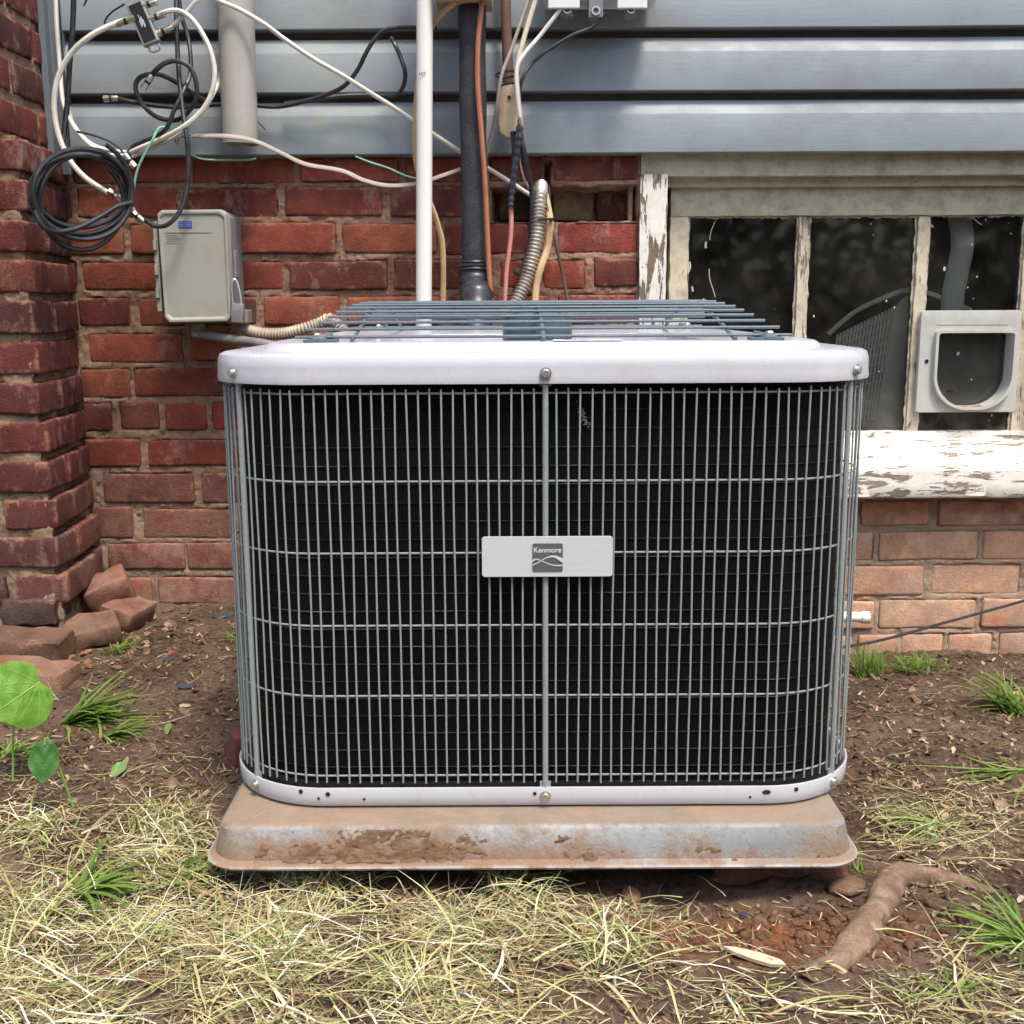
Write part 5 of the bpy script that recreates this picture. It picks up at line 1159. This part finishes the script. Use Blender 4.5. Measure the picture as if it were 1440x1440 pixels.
for (cx_, cy_, n_, up_) in ((425,1232,260,1.0),(232,1168,170,.8),(470,1262,160,.8),(60,1175,160,.8),(330,1205,180,.9),(60,1290,150,.8),(180,1330,150,.8),(380,1340,150,.8),(560,1390,130,.8),(860,1330,110,.6),(735,1262,120,.8)):
    for k in range(n_):
        q = onz(cx_ + random.gauss(0, 26), cy_ + random.gauss(0, 12)); blade(dry if random.random() < .75 else grn, (q.x, q.y, q.z + random.random()*.014), random.random()*6.28, random.uniform(.02,.07), random.uniform(.0009,.0024), random.uniform(-.1,1.2)*up_, random.uniform(.3,2.2), 6, q.z)
thatch = MB()
while len(thatch.f) < 17000*4:
    x, y = random.uniform(-.85, 1.0), random.uniform(.82, 1.6)
    if y > 1.215 and abs(x-AX) < .44: continue
    px_, py_ = proj(x, y, 0)
    if random.random() > strawdens(px_, min(py_, 1440))+.05: continue
    blade(thatch, (x, y, gz(x, y)+.001+random.random()*.006), random.random()*6.28, random.uniform(.006,.026), random.uniform(.0008,.0026), random.gauss(.05,.2), random.gauss(0,.3), 2, gz(x, y))
tag(thatch.build('thatch', straw_mat('thatch', [(0,(.10,.06,.03)),(.4,(.24,.17,.09)),(.75,(.40,.33,.18)),(.93,(.55,.50,.32))], .1), None), 'short broken brown thatch under the grass clippings', 'thatch', None, 'stuff')
for k in range(150):
    q = onz(random.gauss(330, 75), 1228 + random.gauss(0, 10)); blade(dry if random.random() < .7 else grn, (q.x, q.y, q.z), random.random()*6.28, random.uniform(.03,.075), random.uniform(.0009,.0024), random.uniform(.3,1.3), random.uniform(.3,1.8), 7, q.z)
# longer loose strands lying on top
for k in range(850):
    px_ = random.uniform(-20, 1460); py_ = random.uniform(1190, 1450)
    if random.random() > strawdens(px_, py_) + .05: continue
    q = onz(px_, py_, .014); blade(dry, (q.x, q.y, q.z), random.gauss(-.3,.8)+(math.pi if random.random() < .4 else 0), random.uniform(.04,.14), random.uniform(.0010,.0040)*(.6+.4*random.random()), random.gauss(.22,.25), random.gauss(.7,.4), 8, q.z-.010)
tag(dry.build('dry_grass_clippings', DRY, None), 'mat of cut straw coloured grass clippings in the foreground', 'grass clippings', None, 'stuff')
tag(grn.build('wilted_grass', GRN, None), 'wilted green blades mixed into the grass clippings', 'grass', None, 'stuff')
def tuft(px_, py_, n, L, w, spread, lean, label, mat=FRESH, dirs=None, el=(.5,1.2), r0=.012, curl=(.5,1.2)):
    q = onz(px_, py_); t = MB()
    for k in range(n):
        a = random.gauss(lean, spread); r = random.random()*r0; bx_, by_ = q.x + r*math.cos(k*2.4), q.y + r*math.sin(k*2.4)*.6
        blade(t, (bx_, by_, q.z-.002), a, L*random.uniform(.45,1.1), w*random.uniform(.6,1.2), random.uniform(*el), random.uniform(*curl), 7, gz(bx_, by_))
    return tag(t.build('grass_tuft', mat, None), label, 'grass tuft')
tuft(95, 1018, 85, .125, .0068, .55, .15, 'bright green grass tuft leaning right beside the large heart shaped leaf', el=(.15,.95), curl=(.2,1.2))
tuft(150, 1035, 34, .085, .0060, .6, -.2, 'small green grass tuft in front of the leaning tuft', el=(.1,.7))
tuft(8, 1062, 40, .06, .0045, 1.2, .6, 'short green weeds under the large heart shaped leaf', el=(.2,1.0), r0=.04)
tuft(330, 900, 26, .05, .002, 1.6, 1.5, 'thin grass wisps beside the left rear of the air conditioner', GRN, el=(.1,.8), r0=.03)
tuft(165, 915, 40, .065, .0026, 1.2, 0, 'thin pale green weeds beside the brown loose brick', el=(.2,.9))
tuft(1222, 950, 110, .085, .0026, 1.7, 1.5, 'upright green grass tuft at the wall just right of the air conditioner', el=(.8,1.5), r0=.03, curl=(.2,1.0))
tuft(1290, 940, 90, .06, .0030, 2.2, 1.5, 'low green weeds along the wall foot under the middle of the sill', el=(.3,1.2), r0=.07)
tuft(1430, 1000, 70, .10, .0050, 1.0, 2.6, 'bushy green grass tuft at the wall foot by the right edge', el=(.3,1.2), r0=.03)
tuft(1450, 1085, 16, .16, .0070, .35, 3.25, 'long flat green grass blades reaching in from the right edge', el=(.02,.25), curl=(.1,.4))
tuft(1450, 1330, 50, .11, .0050, .8, 2.6, 'green grass tuft at the right edge near the tree root', el=(.1,.8))
tuft(1315, 1160, 60, .09, .0026, 2.5, 0, 'sparse flattened grass above the tree root', GRN, el=(.05,.4))
tuft(110, 1255, 40, .09, .0075, 1.0, .4, 'broad bladed green grass in the clippings at lower left', el=(.1,.7))
tuft(215, 1245, 16, .10, .0090, .35, .35, 'wide pale green blades crossing the clippings left of the pad', el=(.1,.35), curl=(.1,.5))
tuft(700, 1250, 36, .055, .0028, 1.3, 1.2, 'small upright green weed in front of the middle of the pad', GRN, el=(.4,1.3))
tuft(1340, 1400, 18, .06, .003, 1.6, 1.5, 'thin green grass in the bottom right corner', el=(.2,1.0))
tuft(1205, 1225, 14, .04, .002, 1.2, 1.2, 'tiny green weed at the right corner of the pad', el=(.4,1.3))
tuft(640, 1310, 22, .06, .0035, 1.5, .5, 'green grass blades lying in the clippings at bottom centre', GRN, el=(.1,.6))

# ------------------------------------------------------------------ leaves
def leafmat(name, a, b, vein):
    m = Mat(name, .42, 0, .4); v = m.noise(70, 5, .6); c = m.mix(m.ramp(v, [(.35,0),(.65,1)]), a, b); m.base(c)
    m.bump(m.voro(220, m.obj, 'DISTANCE_TO_EDGE'), .0005)
    t = m.n.new('ShaderNodeBsdfTranslucent'); m.L(c, t.inputs[0]); mx = m.n.new('ShaderNodeMixShader'); mx.inputs[0].default_value = .25
    m.L(m.b.outputs[0], mx.inputs[1]); m.L(t.outputs[0], mx.inputs[2]); m.L(mx.outputs[0], m.n['Material Output'].inputs[0]); return m.m
VEIN = simple('leaf_vein', (.20,.37,.07), .5)
def leaf(name, c, S, width, rot, mat, label, cat='leaf', veins=True, stem=None, cup=.12, tip=1.0):
    """heart shaped blade in its own x (right), z (up to the stalk) plane"""
    t = MB(); n = 34; rings_ = 7; M = Matrix.Translation(c) @ Euler(rot).to_matrix().to_4x4()
    out = []
    for k in range(n):
        a = 2*math.pi*k/n; x = width*math.sin(a)*(1 - .12*math.cos(a)); z = .62*math.cos(a) - .18*math.exp(-((a if a < math.pi else a-2*math.pi)/.35)**2) - .18*tip*math.exp(-((a-math.pi)/.35)**2); out.append((x*.75, z))
    def srf(x, z): return cup*(x*x*1.3 + .4*z*z) + .03*math.sin(7*z+5*abs(x))*abs(x)*2 + .012*math.sin(abs(x)*16-z*12)
    vs = [(0, srf(0,.1), .1)]
    for r in range(1, rings_+1):
        f = r/rings_
        for (x, z) in out: X_, Z_ = x*f, .1+(z-.1)*f; vs.append((X_, srf(X_, Z_), Z_))
    fs = [(0, 1+j, 1+(j+1)%n) for j in range(n)] + [(1+(r-1)*n+j, 1+r*n+j, 1+r*n+(j+1)%n, 1+(r-1)*n+(j+1)%n) for r in range(1, rings_) for j in range(n)]
    t.add([M @ (Vector(p)*S) for p in vs], fs)
    if stem is None and not veins: return tag(t.build(name, mat, None, 'all'), label, cat)
    o = thing(name, c, label, cat); t.build('leaf_blade', mat, o, 'all')
    if veins:
        v = MB()
        def vl(p0, p1, bow, r):
            pts = []
            for k in range(9):
                u = k/8; x = p0[0]+(p1[0]-p0[0])*u + bow*math.sin(math.pi*u)*.5*(1 if p1[0] > 0 else -1); z = p0[1]+(p1[1]-p0[1])*u; pts.append(M @ (Vector((x, srf(x, z)-.004, z))*S))
            v.tube(pts, [r*(1-.6*k/8) for k in range(9)], 5)
        vl((0,.42),(0,-.72*tip),0,.0009)
        for s in (-1,1):
            vl((0,.4),(s*width*.60,.28),.06,.0006); vl((0,.38),(s*width*.66,-.05),.10,.0007); vl((0,.36),(s*width*.42,-.42),.12,.0006); vl((0,.0),(s*width*.30,-.45),.03,.0005)
        v.build('veins', VEIN, o, True)
    if stem: s_ = MB(); s_.tube(spline([M @ (Vector((0, srf(0,.4), .42))*S)] + [Vector(q) for q in stem], 6), .0016, 6); s_.build('stalk', VEIN, o, True)
    adopt(o); return o
LG = leafmat('bright_leaf', (.11,.27,.03), (.20,.38,.05), 0); LD = leafmat('dark_leaf', (.03,.11,.015), (.06,.18,.03), 0); LP = leafmat('pale_leaf', (.17,.27,.10), (.26,.36,.16), 0)
c = P(33, 975, 1.45); gq = onz(20, 1040)
leaf('vine_leaf', c, .062, 1.05, (R(-38), R(62), R(8)), LG, 'large glossy heart shaped green leaf at the left edge', stem=[(c.x-.02, c.y+.02, c.z-.02), (c.x-.03, c.y+.01, gz(c.x-.03, c.y))])
c = P(62, 1066, 1.36); leaf('vine_leaf', c, .040, .62, (R(-20), R(8), R(25)), LD, 'dark green narrow leaf standing below the large heart shaped leaf', veins=False, stem=[(c.x+.004, c.y+.01, c.z+.018), (c.x+.02, c.y+.03, gz(c.x+.02, c.y+.03))])
q = onz(165, 1090); leaf('fallen_leaf', (q.x, q.y, q.z+.010), .028, .85, (R(-62), R(-25), R(-20)), LP, 'pale green pointed leaf lying on bare soil at left', tip=1.2)
q = onz(236, 1028); leaf('fallen_leaf', (q.x, q.y, q.z+.006), .019, .5, (R(-65), R(-35), 0), LP, 'small narrow green leaf on the soil left of the air conditioner', veins=False)
BRL = leafmat('brown_leaf', (.16,.09,.05), (.28,.17,.10), 0)
k = 0
for (px_, py_, S, r, lab) in ((238,1105,.019,.4,'brown dead leaf on soil left of the pad'),(60,1412,.024,1.3,'curled rusty brown leaf in the bottom left corner'),(1412,1138,.020,.2,'grey brown dead leaf on the soil by the right edge'),(1255,1165,.013,2,'small brown leaf above the tree root'),(240,880,.020,1.1,'tan dead leaf on the soil under the wall'),(288,905,.016,2.1,'brown leaf near the left side of the air conditioner'),(1290,985,.018,.8,'brown leaf on dark soil at the right wall foot'),(1135,1378,.016,1.9,'small dead leaf beside the end of the tree root')):
    q = onz(px_, py_); leaf('dead_leaf', (q.x, q.y, q.z+.005), S, .8, (R(-68+8*(k%3)), R(15*(k%4)-20), r), BRL, lab, 'dead leaf', veins=False, cup=.5); k += 1
for (px_, py_, w, lab) in ((1060,1352,.032,'pale splinter of wood in front of the red clay'),):
    q = onz(px_, py_); t = MB(); M = Matrix.Translation((q.x, q.y, q.z+.006)) @ Matrix.Rotation(R(-22),4,'Z') @ Matrix.Rotation(R(6),4,'Y'); loop = [(-1,0),(-.6,.16),(.1,.26),(.8,.2),(1,.02),(.6,-.2),(-.1,-.22),(-.7,-.12)]
    vs = [M @ Vector((a*w, b*w, .001)) for a, b in loop] + [M @ Vector((a*w*.96, b*w*.9, -.003)) for a, b in loop]; n = 8
    t.add(vs, [tuple(range(n)), tuple(range(2*n-1, n-1, -1))] + [(i, i+n, (i+1)%n+n, (i+1)%n) for i in range(n)])
    tag(t.build('wood_splinter', simple('pale_wood_chip', (.55,.42,.28), .8, 0, .2, 90, .001), None), lab, 'wood chip')
SLATE = simple('slate_chip', (.045,.05,.065), .5, 0, .2)
for (px_, py_, s, a, lab) in ((315,868,.020,.6,'blue grey slate chip beside the left rear of the air conditioner'),(236,930,.013,1.5,'dark slate chip on the soil between grass and wall'),(263,968,.014,.2,'dark slate chip on soil left of the air conditioner'),(1048,1292,.011,2.5,'dark chip lying in the red clay'),(75,900,.012,.3,'blue grey chip beside the loose bricks')):
    q = onz(px_, py_); t = MB(); M = Matrix.Translation((q.x, q.y, q.z+.004)) @ Matrix.Rotation(a,4,'Z') @ Matrix.Rotation(R(14),4,'X'); loop = [(-1,-.3),(-.3,-.6),(.8,-.5),(1,.2),(.2,.6),(-.8,.4)]
    n = 6; vs = [M @ Vector((u*s, v*s, .0015)) for u, v in loop] + [M @ Vector((u*s, v*s, -.002)) for u, v in loop]; t.add(vs, [tuple(range(n)), tuple(range(2*n-1, n-1, -1))] + [(i, i+n, (i+1)%n+n, (i+1)%n) for i in range(n)])
    tag(t.build('slate_chip', SLATE, None), lab, 'stone chip')
# unseen leaf screen added behind the camera to darken glass reflections and low sky
hn = 30000; hx_ = rng.uniform(-9, 9, hn); hz_ = rng.uniform(-.1, 3.3, hn) + .35*np.sin(hx_*1.7) ; hy_ = -5.5 + .5*rng.standard_normal(hn) + .4*np.sin(hx_*2.3)
V = []; F = []
dirs = rng.standard_normal((hn, 2, 3)); dirs /= np.linalg.norm(dirs, axis=2, keepdims=True); sz = rng.uniform(.05, .13, hn)
c_ = np.stack([hx_, hy_, hz_], 1); u_ = dirs[:,0]*sz[:,None]; v_ = dirs[:,1]*sz[:,None]*.6
V = np.stack([c_-u_, c_+v_, c_+u_, c_-v_], 1).reshape(-1, 3); F = np.arange(hn*4).reshape(-1, 4)
tag(link('added_hedge', npmesh('added_hedge', V, F, straw_mat('added_hedge_leaf', [(0,(.008,.016,.006)),(1,(.014,.028,.010))]), False)), 'unseen screen of dark leaves added behind the viewer to darken the glass', 'added_hedge')
adopt(wall)
print('TRIS', sum(len(m.polygons) for m in bpy.data.meshes)*2, 'OBJ', len(bpy.data.objects))
